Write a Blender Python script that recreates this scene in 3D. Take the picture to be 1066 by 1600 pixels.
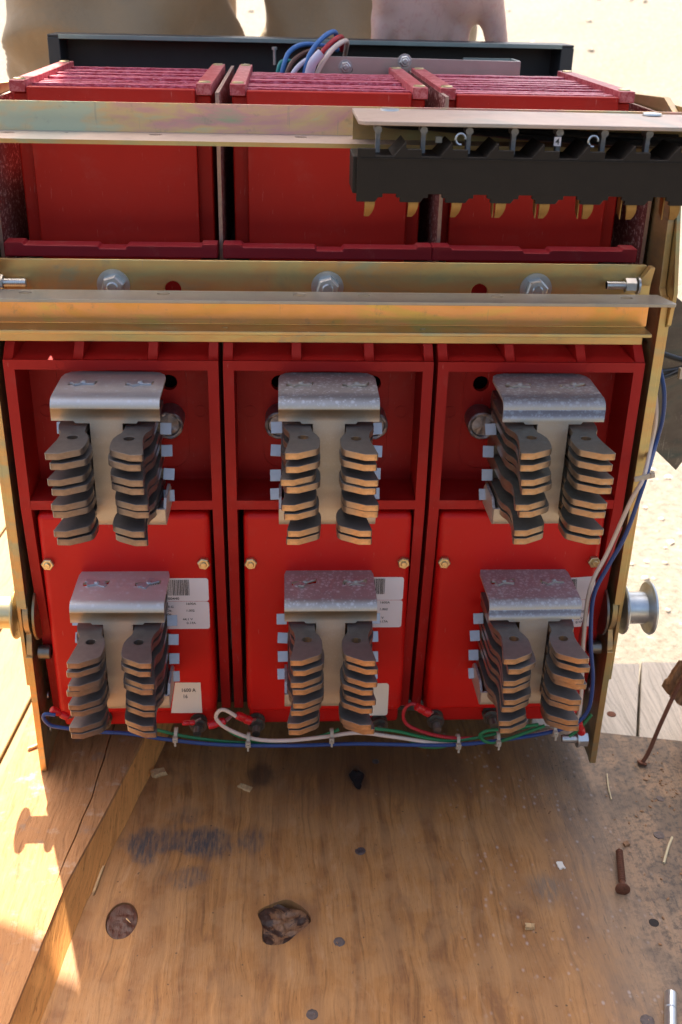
import bpy, bmesh, math, random
from mathutils import Vector, Matrix, noise
from mathutils.geometry import tessellate_polygon
random.seed(7)
S = bpy.context.scene
for o in list(bpy.data.objects): bpy.data.objects.remove(o)
COL = S.collection
R = math.radians

# ---------------------------------------------------------------- camera
cam_d = bpy.data.cameras.new('camera'); cam = bpy.data.objects.new('camera', cam_d); COL.objects.link(cam); S.camera = cam
CP = Vector((-0.02705, -0.61658, 0.51236)); YAW, PITCH, ROLL = R(3.390), R(26.372), R(1.393)
fw = Vector((math.sin(YAW)*math.cos(PITCH), math.cos(YAW)*math.cos(PITCH), -math.sin(PITCH)))
rt = Vector((math.cos(YAW), -math.sin(YAW), 0)); up = rt.cross(fw)
rt2 = rt*math.cos(ROLL)+up*math.sin(ROLL); up2 = up*math.cos(ROLL)-rt*math.sin(ROLL)
M = Matrix((rt2, up2, -fw)).transposed().to_4x4(); M.translation = CP
cam.matrix_world = M
cam_d.sensor_fit = 'VERTICAL'; cam_d.sensor_height = 22.2; cam_d.sensor_width = 14.8
cam_d.lens = 1672.07/1600*22.2
cam_d.clip_start = 0.02; cam_d.clip_end = 500
cam_d.dof.use_dof = True; cam_d.dof.focus_distance = 0.64; cam_d.dof.aperture_fstop = 9.0
S.render.resolution_x, S.render.resolution_y = 682, 1024

# ---------------------------------------------------------------- sky and sun
SUN_EL = 58.0; SUN_TX, SUN_TY = 0.33, -0.99          # horizontal travel of the light
w = bpy.data.worlds.new('World'); S.world = w; w.use_nodes = True
nt = w.node_tree; bg = nt.nodes['Background']
sky = nt.nodes.new('ShaderNodeTexSky'); sky.sky_type = 'NISHITA'; sky.sun_disc = False
sky.sun_elevation = R(SUN_EL); sky.sun_rotation = math.atan2(-SUN_TX, -SUN_TY)
sky.air_density = 1.0; sky.dust_density = 7.0; sky.ozone_density = 0.6
nt.links.new(sky.outputs[0], bg.inputs[0]); bg.inputs[1].default_value = 0.09
sd = bpy.data.lights.new('sun', 'SUN'); sd.energy = 4.3; sd.angle = R(0.5); sd.color = (1, 0.93, 0.80)
sun = bpy.data.objects.new('sun', sd); COL.objects.link(sun)
tl = math.hypot(SUN_TX, SUN_TY)
sdir = Vector((SUN_TX/tl*math.cos(R(SUN_EL)), SUN_TY/tl*math.cos(R(SUN_EL)), -math.sin(R(SUN_EL))))
sun.rotation_euler = sdir.to_track_quat('-Z', 'Y').to_euler()
S.view_settings.view_transform = 'Standard'; S.view_settings.look = 'None'
S.view_settings.exposure = 2.1; S.view_settings.gamma = 1.0

# ---------------------------------------------------------------- materials
class NB:
    def __init__(s, name):
        s.m = bpy.data.materials.new(name); s.m.use_nodes = True; s.t = s.m.node_tree
        s.b = s.t.nodes['Principled BSDF']
        s.co = s.t.nodes.new('ShaderNodeTexCoord').outputs['Object']
    def set(s, sock, v):
        if isinstance(v, bpy.types.NodeSocket): s.t.links.new(v, sock)
        elif isinstance(v, (tuple, list)) and len(v) == 3 and sock.type == 'RGBA': sock.default_value = (*v, 1)
        else: sock.default_value = v
    def n(s, typ, ins=None, out=0, **props):
        x = s.t.nodes.new('ShaderNode'+typ)
        for k, v in props.items(): setattr(x, k, v)
        for k, v in (ins or {}).items(): s.set(x.inputs[k], v)
        return x.outputs[out]
    def math(s, op, a, b=0.0, c=None):
        d = {0: a, 1: b}
        if c is not None: d[2] = c
        return s.n('Math', d, operation=op)
    def map(s, loc=(0,0,0), rot=(0,0,0), sc=(1,1,1), co=None):
        return s.n('Mapping', {'Vector': co or s.co, 'Location': loc, 'Rotation': rot, 'Scale': sc})
    def noise(s, scale, detail=4, rough=.55, co=None, dist=0.0, col=False):
        return s.n('TexNoise', {'Vector': co or s.co, 'Scale': scale, 'Detail': detail, 'Roughness': rough, 'Distortion': dist}, out=1 if col else 0)
    def ramp(s, f, stops, interp='LINEAR'):
        x = s.t.nodes.new('ShaderNodeValToRGB'); s.t.links.new(f, x.inputs[0]); e = x.color_ramp.elements; x.color_ramp.interpolation = interp
        while len(e) < len(stops): e.new(.5)
        for i, (p, c) in enumerate(stops):
            e[i].position = p; e[i].color = (*c, 1) if len(c) == 3 else c
        return x.outputs[0]
    def step(s, f, a, b):       # smooth 0..1 between a and b
        return s.n('MapRange', {0: f, 1: a, 2: b, 3: 0.0, 4: 1.0}, interpolation_type='SMOOTHSTEP')
    def mix(s, f, a, b, mode='MIX'):
        x = s.t.nodes.new('ShaderNodeMix'); x.data_type = 'RGBA'; x.blend_type = mode
        s.set(x.inputs[0], f); s.set(x.inputs[6], a); s.set(x.inputs[7], b); return x.outputs[2]
    def bump(s, h, strength=.3, dist=.001, prev=None):
        d = {'Height': h, 'Strength': strength, 'Distance': dist}
        if prev is not None: d['Normal'] = prev
        return s.n('Bump', d)
    def blob(s, x, y, rx, ry, ang=0, wob=.3, soft=.35, nz=None):   # 1 inside an irregular oval in the XY plane
        co = s.n('Mapping', {'Vector': s.co, 'Location': (x, y, 0), 'Rotation': (0, 0, ang), 'Scale': (rx, ry, 1e9)}, vector_type='TEXTURE')
        sp = s.t.nodes.new('ShaderNodeSeparateXYZ'); s.t.links.new(co, sp.inputs[0])
        d = s.math('SQRT', s.math('ADD', s.math('MULTIPLY', sp.outputs[0], sp.outputs[0]), s.math('MULTIPLY', sp.outputs[1], sp.outputs[1])))
        if nz is not None: d = s.math('MULTIPLY_ADD', nz, wob, d)
        return s.n('MapRange', {0: d, 1: 1+wob*.5, 2: 1+wob*.5-soft, 3: 0.0, 4: 1.0}, interpolation_type='SMOOTHSTEP')
    def out(s, col=None, rough=None, metal=None, normal=None, **kw):
        b = s.b.inputs
        if col is not None: s.set(b['Base Color'], col)
        if rough is not None: s.set(b['Roughness'], rough)
        if metal is not None: s.set(b['Metallic'], metal)
        if normal is not None: s.set(b['Normal'], normal)
        for k, v in kw.items(): s.set(b[k.replace('_', ' ')], v)
        return s.m

def simple(name, col, rough=.5, metal=0.0, var=.15, scale=60, bump=.1, **kw):
    s = NB(name); f = s.noise(scale, 5)
    c = s.mix(f, tuple(x*(1-var) for x in col), tuple(min(1, x*(1+var)) for x in col))
    r = s.math('MULTIPLY_ADD', s.noise(scale*.4, 3), .16, rough-.08)
    return s.out(c, r, metal, s.bump(s.noise(scale*8, 3), bump, .0003), **kw)

def red_mat(name, c, rough, dust=.25):
    s = NB(name); big = s.noise(14, 4); fine = s.noise(300, 4)
    base = s.mix(big, tuple(x*.86 for x in c), tuple(x*1.1 for x in c))
    d = s.math('MULTIPLY', s.step(s.noise(45, 6, .7), .52, .78), dust)
    base = s.mix(d, base, (.36, .16, .13))
    sm = s.step(s.noise(9, 5, .7, dist=.8), .55, .72); base = s.mix(s.math('MULTIPLY', sm, .22), base, tuple(x*.45 for x in c))
    sc = s.step(s.noise(1.0, 5, .6, co=s.map(sc=(800, 160, 90))), .66, .72)
    base = s.mix(s.math('MULTIPLY', sc, .30), base, (.55, .25, .22))
    return s.out(base, s.math('MULTIPLY_ADD', s.noise(30, 5), .22, rough-.1), 0, s.bump(fine, .12, .0002), Specular_IOR_Level=.3)

M_COVER = red_mat('red_plastic_cover', (.58, .006, .004), .42, .12)
M_CRIM = red_mat('crimson_fibre_base', (.24, .008, .016), .55, .25)
M_HOUS = red_mat('red_moulded_housing', (.40, .008, .006), .55, .12)
M_CHUTE = red_mat('red_chute_plate', (.40, .010, .004), .55, .12)

def fibre_mat():
    s = NB('pink_fibre_edge'); a = s.noise(1, 5, .7, co=s.map(sc=(260, 900, 900))); b = s.noise(420, 3)
    c = s.mix(s.step(a, .38, .66), (.36, .020, .040), (.66, .20, .27))
    c = s.mix(s.math('MULTIPLY', s.step(b, .6, .75), .5), c, (.8, .6, .62))
    return s.out(c, .5, 0, s.bump(b, .4, .0004))
M_FIB = fibre_mat()
def bar_mat():
    s = NB('pink_clamp_bar'); a = s.noise(200, 5, .7)
    c = s.mix(s.step(a, .4, .7), (.38, .035, .045), (.60, .20, .20)); return s.out(c, .42, 0, s.bump(a, .25, .0004))
M_BAR = bar_mat()
def barrier_mat():
    s = NB('brown_fibre_barrier'); a = s.noise(1, 6, .75, co=s.map(sc=(500, 260, 420)))
    c = s.mix(s.step(a, .50, .66), (.13, .022, .02), (.55, .42, .38)); return s.out(c, .5, 0, s.bump(a, .4, .0005))
M_BARR = barrier_mat()
M_BEDGE = simple('pale_fibre_edge', (.34, .22, .17), .7, 0, .35, 400, .4)

def chromate(name, tint, warm, rough=.3):
    s = NB(name); f = s.noise(1, 4, .6, co=s.map(sc=(9, 9, 26)), dist=1.2); g = s.noise(1, 3, .6, co=s.map(sc=(70, 30, 220)))
    sp = s.t.nodes.new('ShaderNodeSeparateXYZ'); s.t.links.new(s.co, sp.inputs[0])
    c = s.ramp(s.math('MULTIPLY_ADD', g, .22, f), [(.38, tint[0]), (.52, tint[1]), (.64, tint[2]), (.76, tint[3])])
    dirt = s.step(s.noise(90, 6, .75), .56, .74)
    c = s.mix(s.math('MULTIPLY', dirt, .45), c, (.30, .24, .18))
    sc = s.step(s.noise(1, 4, .6, co=s.map(sc=(900, 300, 30))), .66, .72)
    c = s.mix(s.math('MULTIPLY', sc, .4), c, (.35, .32, .27))
    return s.out(c, s.math('MULTIPLY_ADD', s.noise(120, 5, .7), .25, rough-.08), warm, s.bump(s.noise(700, 3), .12, .0002))
M_CHR_PINK = chromate('rainbow_chromate_rail', [(.50, .52, .30), (.78, .40, .34), (.82, .56, .26), (.60, .62, .42)], .5, .40)
M_CHR_GOLD = chromate('gold_chromate_steel', [(.36, .34, .19), (.48, .38, .17), (.52, .33, .14), (.36, .35, .22)], .85, .34)
M_CHR_DULL = chromate('dull_chromate_plate', [(.30, .25, .14), (.42, .30, .13), (.48, .33, .16), (.28, .24, .16)], .7, .38)
M_CHR_ORANGE = chromate('chromate_web_warm_reflection', [(.72, .48, .14), (.88, .42, .12), (.92, .44, .17), (.78, .50, .14)], .7, .34)  # web painted orange, imitating the reflection of sunlit wood and ground
M_RBR = chromate('dark_green_brown_plate', [(.035, .042, .035), (.065, .045, .032), (.085, .065, .045), (.04, .05, .04)], .15, .45)
M_GREYZ = chromate('grey_zinc_flange', [(.30, .29, .25), (.36, .33, .27), (.38, .33, .26), (.29, .29, .25)], .6, .42)
M_COVERPL = chromate('pinkish_zinc_plate', [(.36, .30, .26), (.42, .32, .27), (.45, .35, .29), (.34, .31, .27)], .5, .45)
M_ZINC = simple('zinc_plated_steel', (.62, .62, .60), .33, .9, .2, 200, .2)
M_NUTB = simple('yellow_plated_nut', (.62, .50, .28), .3, .9, .25, 250, .2)
M_WASH = simple('grey_washer', (.50, .52, .52), .3, .85, .3, 200, .3)
M_DSTEEL = simple('dark_steel', (.20, .18, .15), .35, .85, .3, 160, .3)
M_BOLT = simple('rough_forged_bolt_end', (.30, .27, .27), .4, .85, .6, 260, 1.0)

def bracket_mat(name, c0, c1, spots, spotcol=(.62, .62, .64)):
    s = NB(name); f = s.noise(40, 5, .65); v = s.noise(260, 2, .5); v2 = s.noise(1300, 2)
    geo = s.n('NewGeometry', out=1); sp = s.t.nodes.new('ShaderNodeSeparateXYZ'); s.t.links.new(geo, sp.inputs[0])
    top = s.step(sp.outputs[2], .2, .8)         # white rust gathers on the upper face where water lay
    c = s.mix(f, c0, c1)
    c = s.mix(top, (.50, .43, .34), c)  # faces below the top painted warm, imitating light reflected from in front
    wco = s.n('VectorMath', {0: s.co, 1: s.n('VectorMath', {0: s.noise(600, 2, .5, col=True), 'Scale': .0012}, operation='SCALE')}, operation='ADD')
    m = None
    for scl in (260.0, 520.0):
        vd = s.n('TexVoronoi', {'Vector': wco, 'Scale': scl}, out=0); vc = s.n('TexVoronoi', {'Vector': wco, 'Scale': scl}, out=1)
        mm = s.math('MULTIPLY', s.step(vd, .42, .16), s.step(s.math('MULTIPLY_ADD', f, 1.2, vc), 1.40-.85*spots, 1.55-.85*spots))
        m = mm if m is None else s.math('MAXIMUM', m, mm)
    amt = s.math('MULTIPLY_ADD', top, .75, .15)
    c = s.mix(s.math('MULTIPLY', m, amt), c, spotcol)
    c = s.mix(s.math('MULTIPLY', s.step(v2, .6, .7), .25), c, (.7, .7, .7))
    r = s.math('MULTIPLY_ADD', s.math('MULTIPLY', m, amt), .20, .50)
    return s.out(c, r, s.math('MULTIPLY_ADD', s.math('MULTIPLY', m, amt), -.25, .58), s.bump(v, .12+.2*spots, .0002, s.bump(s.noise(1, 3, co=s.map(sc=(900, 900, 60))), .08, .0002)))
M_BRK = [bracket_mat('bracket_steel_clean', (.50, .48, .475), (.62, .60, .59), .30), bracket_mat('bracket_steel_spotted', (.36, .33, .33), (.48, .46, .45), .6), bracket_mat('bracket_steel_corroded', (.30, .265, .27), (.42, .39, .39), .85, (.50, .49, .50))]

def copper_mat(name, dark, edge, verd=0.0):
    s = NB(name); f = s.noise(150, 5, .65); g = s.noise(60, 4, .6); h = s.noise(420, 4, .7)
    geo = s.n('NewGeometry', out=1); sp = s.t.nodes.new('ShaderNodeSeparateXYZ'); s.t.links.new(geo, sp.inputs[0])
    fr = s.step(s.math('ABSOLUTE', sp.outputs[2]), .6, .3)    # cut ends of the plate are rubbed bright
    tipw = s.step(sp.outputs[1], -.80, -.97)                   # the blunt nose that meets the busbar is rubbed most
    d = s.mix(f, tuple(x*.65 for x in dark), tuple(x*1.25 for x in dark))
    e = s.mix(s.step(g, .35, .65), tuple(x*.5 for x in edge), tuple(x*1.15 for x in edge))
    e = s.mix(s.math('MULTIPLY', s.step(h, .58, .74), .35), e, dark)
    e = s.mix(s.math('MULTIPLY_ADD', tipw, .80, .20), s.mix(.45, dark, tuple(x*.55 for x in edge)), e)
    c = s.mix(fr, d, e)
    if verd: c = s.mix(s.math('MULTIPLY', s.step(s.noise(130, 5, .7), .52, .68), verd), c, (.26, .31, .28))
    r = s.math('SUBTRACT', s.math('MULTIPLY_ADD', h, .2, .30), s.math('MULTIPLY', fr, .08))
    return s.out(c, r, .65, s.bump(h, .15, .0002))
M_COP = [copper_mat('tarnished_dark_copper', (.20, .175, .16), (.27, .18, .125)), copper_mat('bright_edged_copper', (.22, .195, .175), (.56, .31, .145), .10), copper_mat('green_tinged_copper', (.22, .20, .165), (.48, .27, .13), .4)]
M_BRASS = simple('dull_brass_spring', (.26, .16, .055), .42, .7, .35, 160, .3)
M_TAB = simple('pale_spring_steel', (.46, .48, .52), .45, .6, .15, 300, .2)
M_BLACK = simple('black_bakelite', (.014, .010, .007), .55, 0, .3, 120, .25, Specular_IOR_Level=.25)
M_POST = simple('dull_lead_post', (.22, .21, .20), .5, .6, .5, 500, .4)
M_BLACK2 = simple('black_cable', (.015, .015, .015), .4, 0, .2, 100, .1)
M_PANEL = simple('black_painted_steel', (.030, .032, .036), .45, 0, .25, 60, .2)
M_PRIM = simple('green_grey_edge', (.25, .30, .28), .4, .3, .2, 90, .1)
M_ALU = simple('brushed_aluminium_sheet', (.50, .42, .38), .35, .8, .15, 90, .1)
M_W = {k: simple(k+'_wire_plastic', c, .38, 0, .12, 150, .05) for k, c in dict(blue=(.012, .045, .17), white=(.66, .52, .42), green=(.01, .16, .05), red=(.42, .012, .02), brown=(.10, .035, .02), grey=(.55, .53, .62), lightblue=(.05, .17, .42), teal=(.01, .22, .20)).items()}
M_SLV = simple('red_crimp_sleeve', (.55, .008, .012), .3, 0, .15, 150, .05)
M_TIE = simple('nylon_cable_tie', (.46, .38, .28), .4, 0, .1, 150, .05)
M_PAPER = simple('cream_label_paper', (.78, .68, .55), .55, 0, .05, 90, .05)
M_WLAB = simple('white_label_paper', (.80, .70, .68), .5, 0, .04, 90, .05)
M_INK = simple('black_printing_ink', (.04, .035, .03), .5, 0, .3, 300, 0)
M_RUST = simple('rusty_iron', (.16, .055, .025), .75, .3, .5, 500, .9)
M_NHEAD = simple('old_nail_head', (.13, .10, .09), .5, .6, .5, 500, .8)

def wood(name, c0, c1, ang=R(-7), gs=(150, 7), fig=.5, rough=.62, extra=None, fine=1.0):
    s = NB(name)
    warp = s.noise(9, 3, .5, col=True)
    base = s.n('VectorMath', {0: s.co, 1: s.n('VectorMath', {0: warp, 'Scale': .03}, operation='SCALE')}, operation='ADD')
    co = s.map(rot=(0, 0, ang), sc=(gs[0], gs[1], gs[1]), co=base)
    g = s.noise(1, 6, .62, co=co)
    co2 = s.map(rot=(0, 0, ang), sc=(22, 2.2, 2.2), co=base)
    h = s.noise(1, 4, .55, co=co2, dist=.8)
    fib = s.noise(1, 4, .7, co=s.map(rot=(0, 0, ang), sc=(900, 40, 40)))
    c = s.mix(s.math('MULTIPLY_ADD', h, fig, s.math('MULTIPLY', g, 1-fig)), c0, c1)
    c = s.mix(s.math('MULTIPLY', s.step(fib, .55, .72), .32*fine), c, tuple(x*.45 for x in c0))
    c = s.mix(s.math('MULTIPLY', s.step(fib, .42, .30), .20*fine), c, tuple(min(1, x*1.25) for x in c1))
    ln = s.noise(1, 6, .72, co=s.map(rot=(0, 0, ang), sc=(gs[0]*3.2, gs[1]*1.6, gs[1]*1.6), co=base))
    c = s.mix(s.math('MULTIPLY', s.step(ln, .50, .66), .50*fine), c, tuple(x*.38 for x in c0))
    c = s.mix(s.math('MULTIPLY', s.step(ln, .47, .34), .30*fine), c, tuple(min(1, x*1.3) for x in c1))
    pore = s.noise(1, 3, .6, co=s.map(rot=(0, 0, ang), sc=(1500, 170, 170)))
    c = s.mix(s.math('MULTIPLY', s.step(pore, .60, .68), .45*fine), c, tuple(x*.3 for x in c0))
    if extra: c = extra(s, c, co, fib)
    bm_ = s.bump(fib, .5, .0006, s.bump(ln, .4, .0008, s.bump(g, .25, .001)))
    return s.out(c, s.math('MULTIPLY_ADD', fib, .2, rough-.1), 0, bm_, Specular_IOR_Level=.4)

def ply_extra(s, c, co, fib):
    nz = s.noise(45, 5, .65); nz2 = s.noise(220, 5, .7); streak = s.noise(1, 5, .7, co=s.map(rot=(0, 0, R(-7)), sc=(420, 60, 60)))
    wv = s.n('TexWave', {'Vector': s.map(loc=(.3, 0, 0), rot=(0, 0, R(-8)), sc=(1, .16, 1)), 'Scale': 13.0, 'Distortion': 16.0, 'Detail': 3.0, 'Detail Scale': .8, 'Detail Roughness': .6})
    c = s.mix(s.math('MULTIPLY', s.step(wv, .5, 1.0), .34), c, (.15, .055, .018))
    mot = s.noise(1, 5, .65, co=s.map(rot=(0, 0, R(-7)), sc=(60, 16, 16)), dist=1.0)
    c = s.mix(s.math('MULTIPLY', s.step(mot, .50, .68), .55), c, (.16, .065, .025))
    c = s.mix(s.math('MULTIPLY', s.step(mot, .45, .28), .35), c, (.52, .30, .15))
    c = s.mix(s.math('MULTIPLY', s.step(nz, .62, .40), .25), c, (.48, .27, .12))
    # blue-black smear, left of middle
    for (x, y, rx, ry, k) in ((-.124, -.060, .013, .022, .8), (-.098, -.056, .042, .016, .55), (-.100, -.052, .028, .020, .45), (-.078, -.062, .026, .018, .7), (-.090, -.088, .022, .014, .6), (-.050, -.055, .014, .018, .6), (-.095, -.032, .016, .012, .35)):
        b = s.math('MULTIPLY', s.blob(x, y, rx, ry, .1, 1.5, .55, nz), s.math('MULTIPLY_ADD', s.step(streak, .36, .66), .8, .3))
        c = s.mix(s.math('MULTIPLY', b, k), c, (.045, .05, .055))
    # reddish stain with painted contact shade under the breaker; grey patch right of middle
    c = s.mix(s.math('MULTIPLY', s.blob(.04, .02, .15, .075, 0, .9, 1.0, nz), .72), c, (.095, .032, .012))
    c = s.mix(s.math('MULTIPLY', s.math('MULTIPLY', s.blob(.1445, -.1058, .02, .018, 0, .9, .8, nz), s.step(streak, .3, .6)), .6), c, (.10, .10, .09))
    c = s.mix(s.math('MULTIPLY', s.blob(.12, -.16, .06, .03, 0, .8, .9, nz), .25), c, (.40, .20, .075))
    # weathered, mouldy right side
    sp = s.t.nodes.new('ShaderNodeSeparateXYZ'); s.t.links.new(s.co, sp.inputs[0])
    wx = s.math('MULTIPLY_ADD', nz, .06, sp.outputs[0])
    gr = s.step(wx, .165, .225)
    c = s.mix(s.math('MULTIPLY', gr, .55), c, (.25, .20, .145))
    mo = s.math('MULTIPLY', s.step(wx, .19, .27), s.step(nz2, .46, .62))
    c = s.mix(s.math('MULTIPLY', mo, .72), c, (.045, .038, .03))
    mo2 = s.math('MULTIPLY', s.step(wx, .17, .22), s.step(streak, .55, .72))
    c = s.mix(s.math('MULTIPLY', mo2, .75), c, (.05, .045, .038))
    big = s.noise(16, 4, .6); c = s.mix(s.math('MULTIPLY', s.math('MULTIPLY', s.step(wx, .20, .26), s.step(big, .46, .60)), .55), c, (.06, .05, .04))
    # pale specks of dried splatter
    sx = s.math('MULTIPLY', s.step(sp.outputs[0], .05, .13), s.step(sp.outputs[0], .24, .17))
    v = s.n('TexVoronoi', {'Vector': s.map(rot=(0, 0, -.1), sc=(1, .7, 1)), 'Scale': 190.0}, out=0)
    spk = s.math('MULTIPLY', s.step(v, .30, .02), s.step(nz, .46, .58))
    c = s.mix(s.math('MULTIPLY', s.math('MULTIPLY', spk, sx), .35), c, (.66, .60, .56))
    dk = s.n('TexVoronoi', {'Vector': s.co, 'Scale': 95.0}, out=0)
    c = s.mix(s.math('MULTIPLY', s.math('MULTIPLY', s.step(dk, .09, .04), s.step(nz2, .45, .5)), .7), c, (.04, .025, .015))
    # halos of resin round the two big knots
    c = s.mix(s.math('MULTIPLY', s.blob(-.1293, -.1215, .0125, .0185, 0, .5, .5, nz), .65), c, (.20, .07, .03))
    c = s.mix(s.math('MULTIPLY', s.blob(-.024, -.126, .024, .024, .3, .8, .6, nz), .6), c, (.15, .06, .025))
    c = s.mix(s.math('MULTIPLY', s.blob(-.046, .012, .014, .017, .3, .8, .6, nz), .65), c, (.045, .022, .014))
    c = s.mix(s.math('MULTIPLY', s.blob(.027, .008, .011, .018, .1, .8, .6, nz), .75), c, (.05, .022, .012))
    return c
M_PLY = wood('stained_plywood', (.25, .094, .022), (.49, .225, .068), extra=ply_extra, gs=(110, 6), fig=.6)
def board_extra(s, c, co, fib):
    nz = s.noise(38, 5, .65); st = s.noise(1, 5, .7, co=s.map(rot=(0, 0, R(-7)), sc=(300, 70, 70)))
    c = s.mix(s.math('MULTIPLY', s.step(nz, .56, .70), .5), c, (.17, .16, .14))
    c = s.mix(s.math('MULTIPLY', s.step(st, .52, .70), .5), c, (.34, .12, .03))
    c = s.mix(s.math('MULTIPLY', s.step(nz, .44, .30), .45), c, (.56, .44, .32))
    return c
M_BOARD = wood('rough_orange_board', (.33, .125, .035), (.50, .24, .09), extra=board_extra, gs=(130, 14), fig=.35, rough=.75)
M_BEDG = wood('sawn_board_edge', (.56, .20, .042), (.76, .34, .09), gs=(200, 10), fig=.5, rough=.8)
M_SIDE = wood('tan_board', (.20, .105, .035), (.34, .20, .08), ang=R(-5), gs=(60, 5), fig=.6)
def pale_extra(s, c, co, fib):
    st = s.noise(1, 5, .6, co=s.map(rot=(0, 0, R(-14)), sc=(260, 5, 5)))
    return s.mix(s.math('MULTIPLY', s.step(st, .45, .62), .35), c, (.32, .27, .21))
M_PLANK = wood('weathered_grey_plank', (.46, .40, .33), (.62, .55, .46), ang=R(-14), extra=pale_extra, gs=(120, 5))
M_KNOT = wood('dark_resin_knot', (.035, .012, .008), (.13, .045, .025), gs=(160, 120), fig=.6, rough=.4)
def knot_extra(s, c, co, fib):
    a = s.noise(60, 5, .65, dist=1.2); b = s.noise(240, 3, .6)
    c = s.mix(s.step(a, .47, .55), c, (.045, .020, .012)); return s.mix(s.math('MULTIPLY', s.step(b, .60, .72), .6), c, (.02, .01, .008))
M_KNOT2 = wood('cracked_knot', (.11, .045, .022), (.26, .13, .06), gs=(140, 100), fig=.7, rough=.5, extra=knot_extra)
M_HOLE = simple('dark_hollow', (.018, .010, .007), .8, 0, .4, 400, .5)  # near-black brown for the knot hollow and the nail hole
M_CHIP = wood('fresh_wood_chip', (.45, .25, .10), (.70, .46, .22), gs=(200, 60))
M_CHUNK = wood('splintered_brown_wood', (.16, .07, .03), (.42, .22, .10), gs=(160, 60), fig=.4, rough=.8)
M_STRAW = simple('dry_straw', (.60, .47, .27), .6, 0, .2, 200, .1)

def ground_mat():
    s = NB('sandy_gravel'); a = s.noise(6, 6, .65); b = s.noise(70, 6, .7); v = s.n('TexVoronoi', {'Vector': s.co, 'Scale': 60.0}, out=0)
    gr1 = s.noise(110, 6, .75); c = s.mix(a, (.155, .135, .105), (.225, .20, .16)); c = s.mix(s.math('MULTIPLY', s.step(gr1, .50, .38), .8), c, (.10, .08, .06)); c = s.mix(s.step(b, .40, .64), s.mix(.5, c, (.14, .11, .08)), c)
    c = s.mix(s.math('MULTIPLY', s.step(b, .60, .74), .5), c, (.60, .55, .47))
    return s.out(c, .9, 0, s.bump(b, .7, .008, s.bump(v, .4, .004)))
M_GROUND = ground_mat()
M_PEB = simple('pale_pebble', (.38, .32, .25), .8, 0, .4, 60, .4)
def khaki():
    s = NB('khaki_twill'); f = s.noise(12, 4); wv = s.n('TexWave', {'Vector': s.map(rot=(0, R(35), 0)), 'Scale': 330.0, 'Distortion': .6, 'Detail': 1.0})
    c = s.mix(f, (.33, .235, .135), (.43, .31, .19)); c = s.mix(s.math('MULTIPLY', wv, .30), c, (.17, .11, .055))
    return s.out(c, .9, 0, s.bump(wv, .35, .0006, s.bump(s.noise(26, 5, .6), .5, .008)), Sheen_Weight=.2)
M_KHAKI = khaki()
def skin():
    s = NB('skin'); f = s.noise(30, 5, .6); g = s.noise(160, 4, .6); v = s.n('TexVoronoi', {'Vector': s.co, 'Scale': 700.0}, out=0)
    cr = s.noise(1, 4, .6, co=s.map(rot=(0, R(25), 0), sc=(70, 70, 28)), dist=.8)
    c = s.mix(f, (.68, .40, .32), (.80, .53, .44)); c = s.mix(s.math('MULTIPLY', s.step(g, .5, .7), .35), c, (.66, .26, .22))
    c = s.mix(s.math('MULTIPLY', s.step(s.math('ABSOLUTE', s.math('SUBTRACT', cr, .5)), .02, .0), .18), c, (.5, .2, .15))
    return s.out(c, .45, 0, s.bump(v, .15, .0005, s.bump(cr, .3, .003)), Subsurface_Weight=.15, Subsurface_Radius=(.01, .004, .002), Subsurface_Scale=.5)
M_SKIN = skin()
M_SHIRT = simple('grey_cotton_shirt', (.22, .24, .28), .85, 0, .1, 20, .3)
M_SHOE = simple('brown_leather', (.08, .045, .025), .5, 0, .2, 40, .2)
M_HAIR = simple('brown_hair', (.05, .03, .02), .6, 0, .3, 80, .5)

# ---------------------------------------------------------------- mesh helpers
def obj(name, bm, mats, parent=None, smooth=False, bevel=0, seg=2, recalc=True, ang=35):
    if recalc: bmesh.ops.recalc_face_normals(bm, faces=bm.faces)
    me = bpy.data.meshes.new(name); bm.to_mesh(me); bm.free()
    for m in (mats if isinstance(mats, (list, tuple)) else [mats]): me.materials.append(m)
    if smooth:
        me.shade_smooth()
        me.set_sharp_from_angle(angle=R(ang))
    o = bpy.data.objects.new(name, me); COL.objects.link(o)
    if parent: o.parent = parent
    if bevel:
        b = o.modifiers.new('bevel', 'BEVEL'); b.width = bevel; b.segments = seg; b.limit_method = 'ANGLE'; b.angle_limit = R(40)
        me.shade_smooth(); b.harden_normals = True
    return o
def empty(name, loc=(0,0,0)):
    o = bpy.data.objects.new(name, None); o.empty_display_size = .05; o.location = loc; COL.objects.link(o); return o
def tag(o, label=None, cat=None, group=None, kind=None):
    if label: o['label'] = label
    if cat: o['category'] = cat
    if group: o['group'] = group
    if kind: o['kind'] = kind
    return o
def dup(o, parent=None, loc=None, rot=None):
    c = o.copy(); COL.objects.link(c); c.parent = parent
    if loc is not None: c.location = loc
    if rot is not None: c.rotation_euler = rot
    return c
def box(bm, x0, x1, y0, y1, z0, z1, mi=0):
    v = [bm.verts.new(p) for p in ((x0,y0,z0),(x1,y0,z0),(x1,y1,z0),(x0,y1,z0),(x0,y0,z1),(x1,y0,z1),(x1,y1,z1),(x0,y1,z1))]
    fs = [bm.faces.new([v[i] for i in f]) for f in ((3,2,1,0),(4,5,6,7),(0,1,5,4),(1,2,6,5),(2,3,7,6),(3,0,4,7))]
    for f in fs: f.material_index = mi
    return v
def B(*a, mi=0):
    bm = bmesh.new(); box(bm, *a, mi=mi); return bm
def frame_for(d):
    d = d.normalized(); a = Vector((0,0,1)) if abs(d.z) < .9 else Vector((1,0,0))
    u = d.cross(a).normalized(); return u, d.cross(u).normalized()
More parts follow.
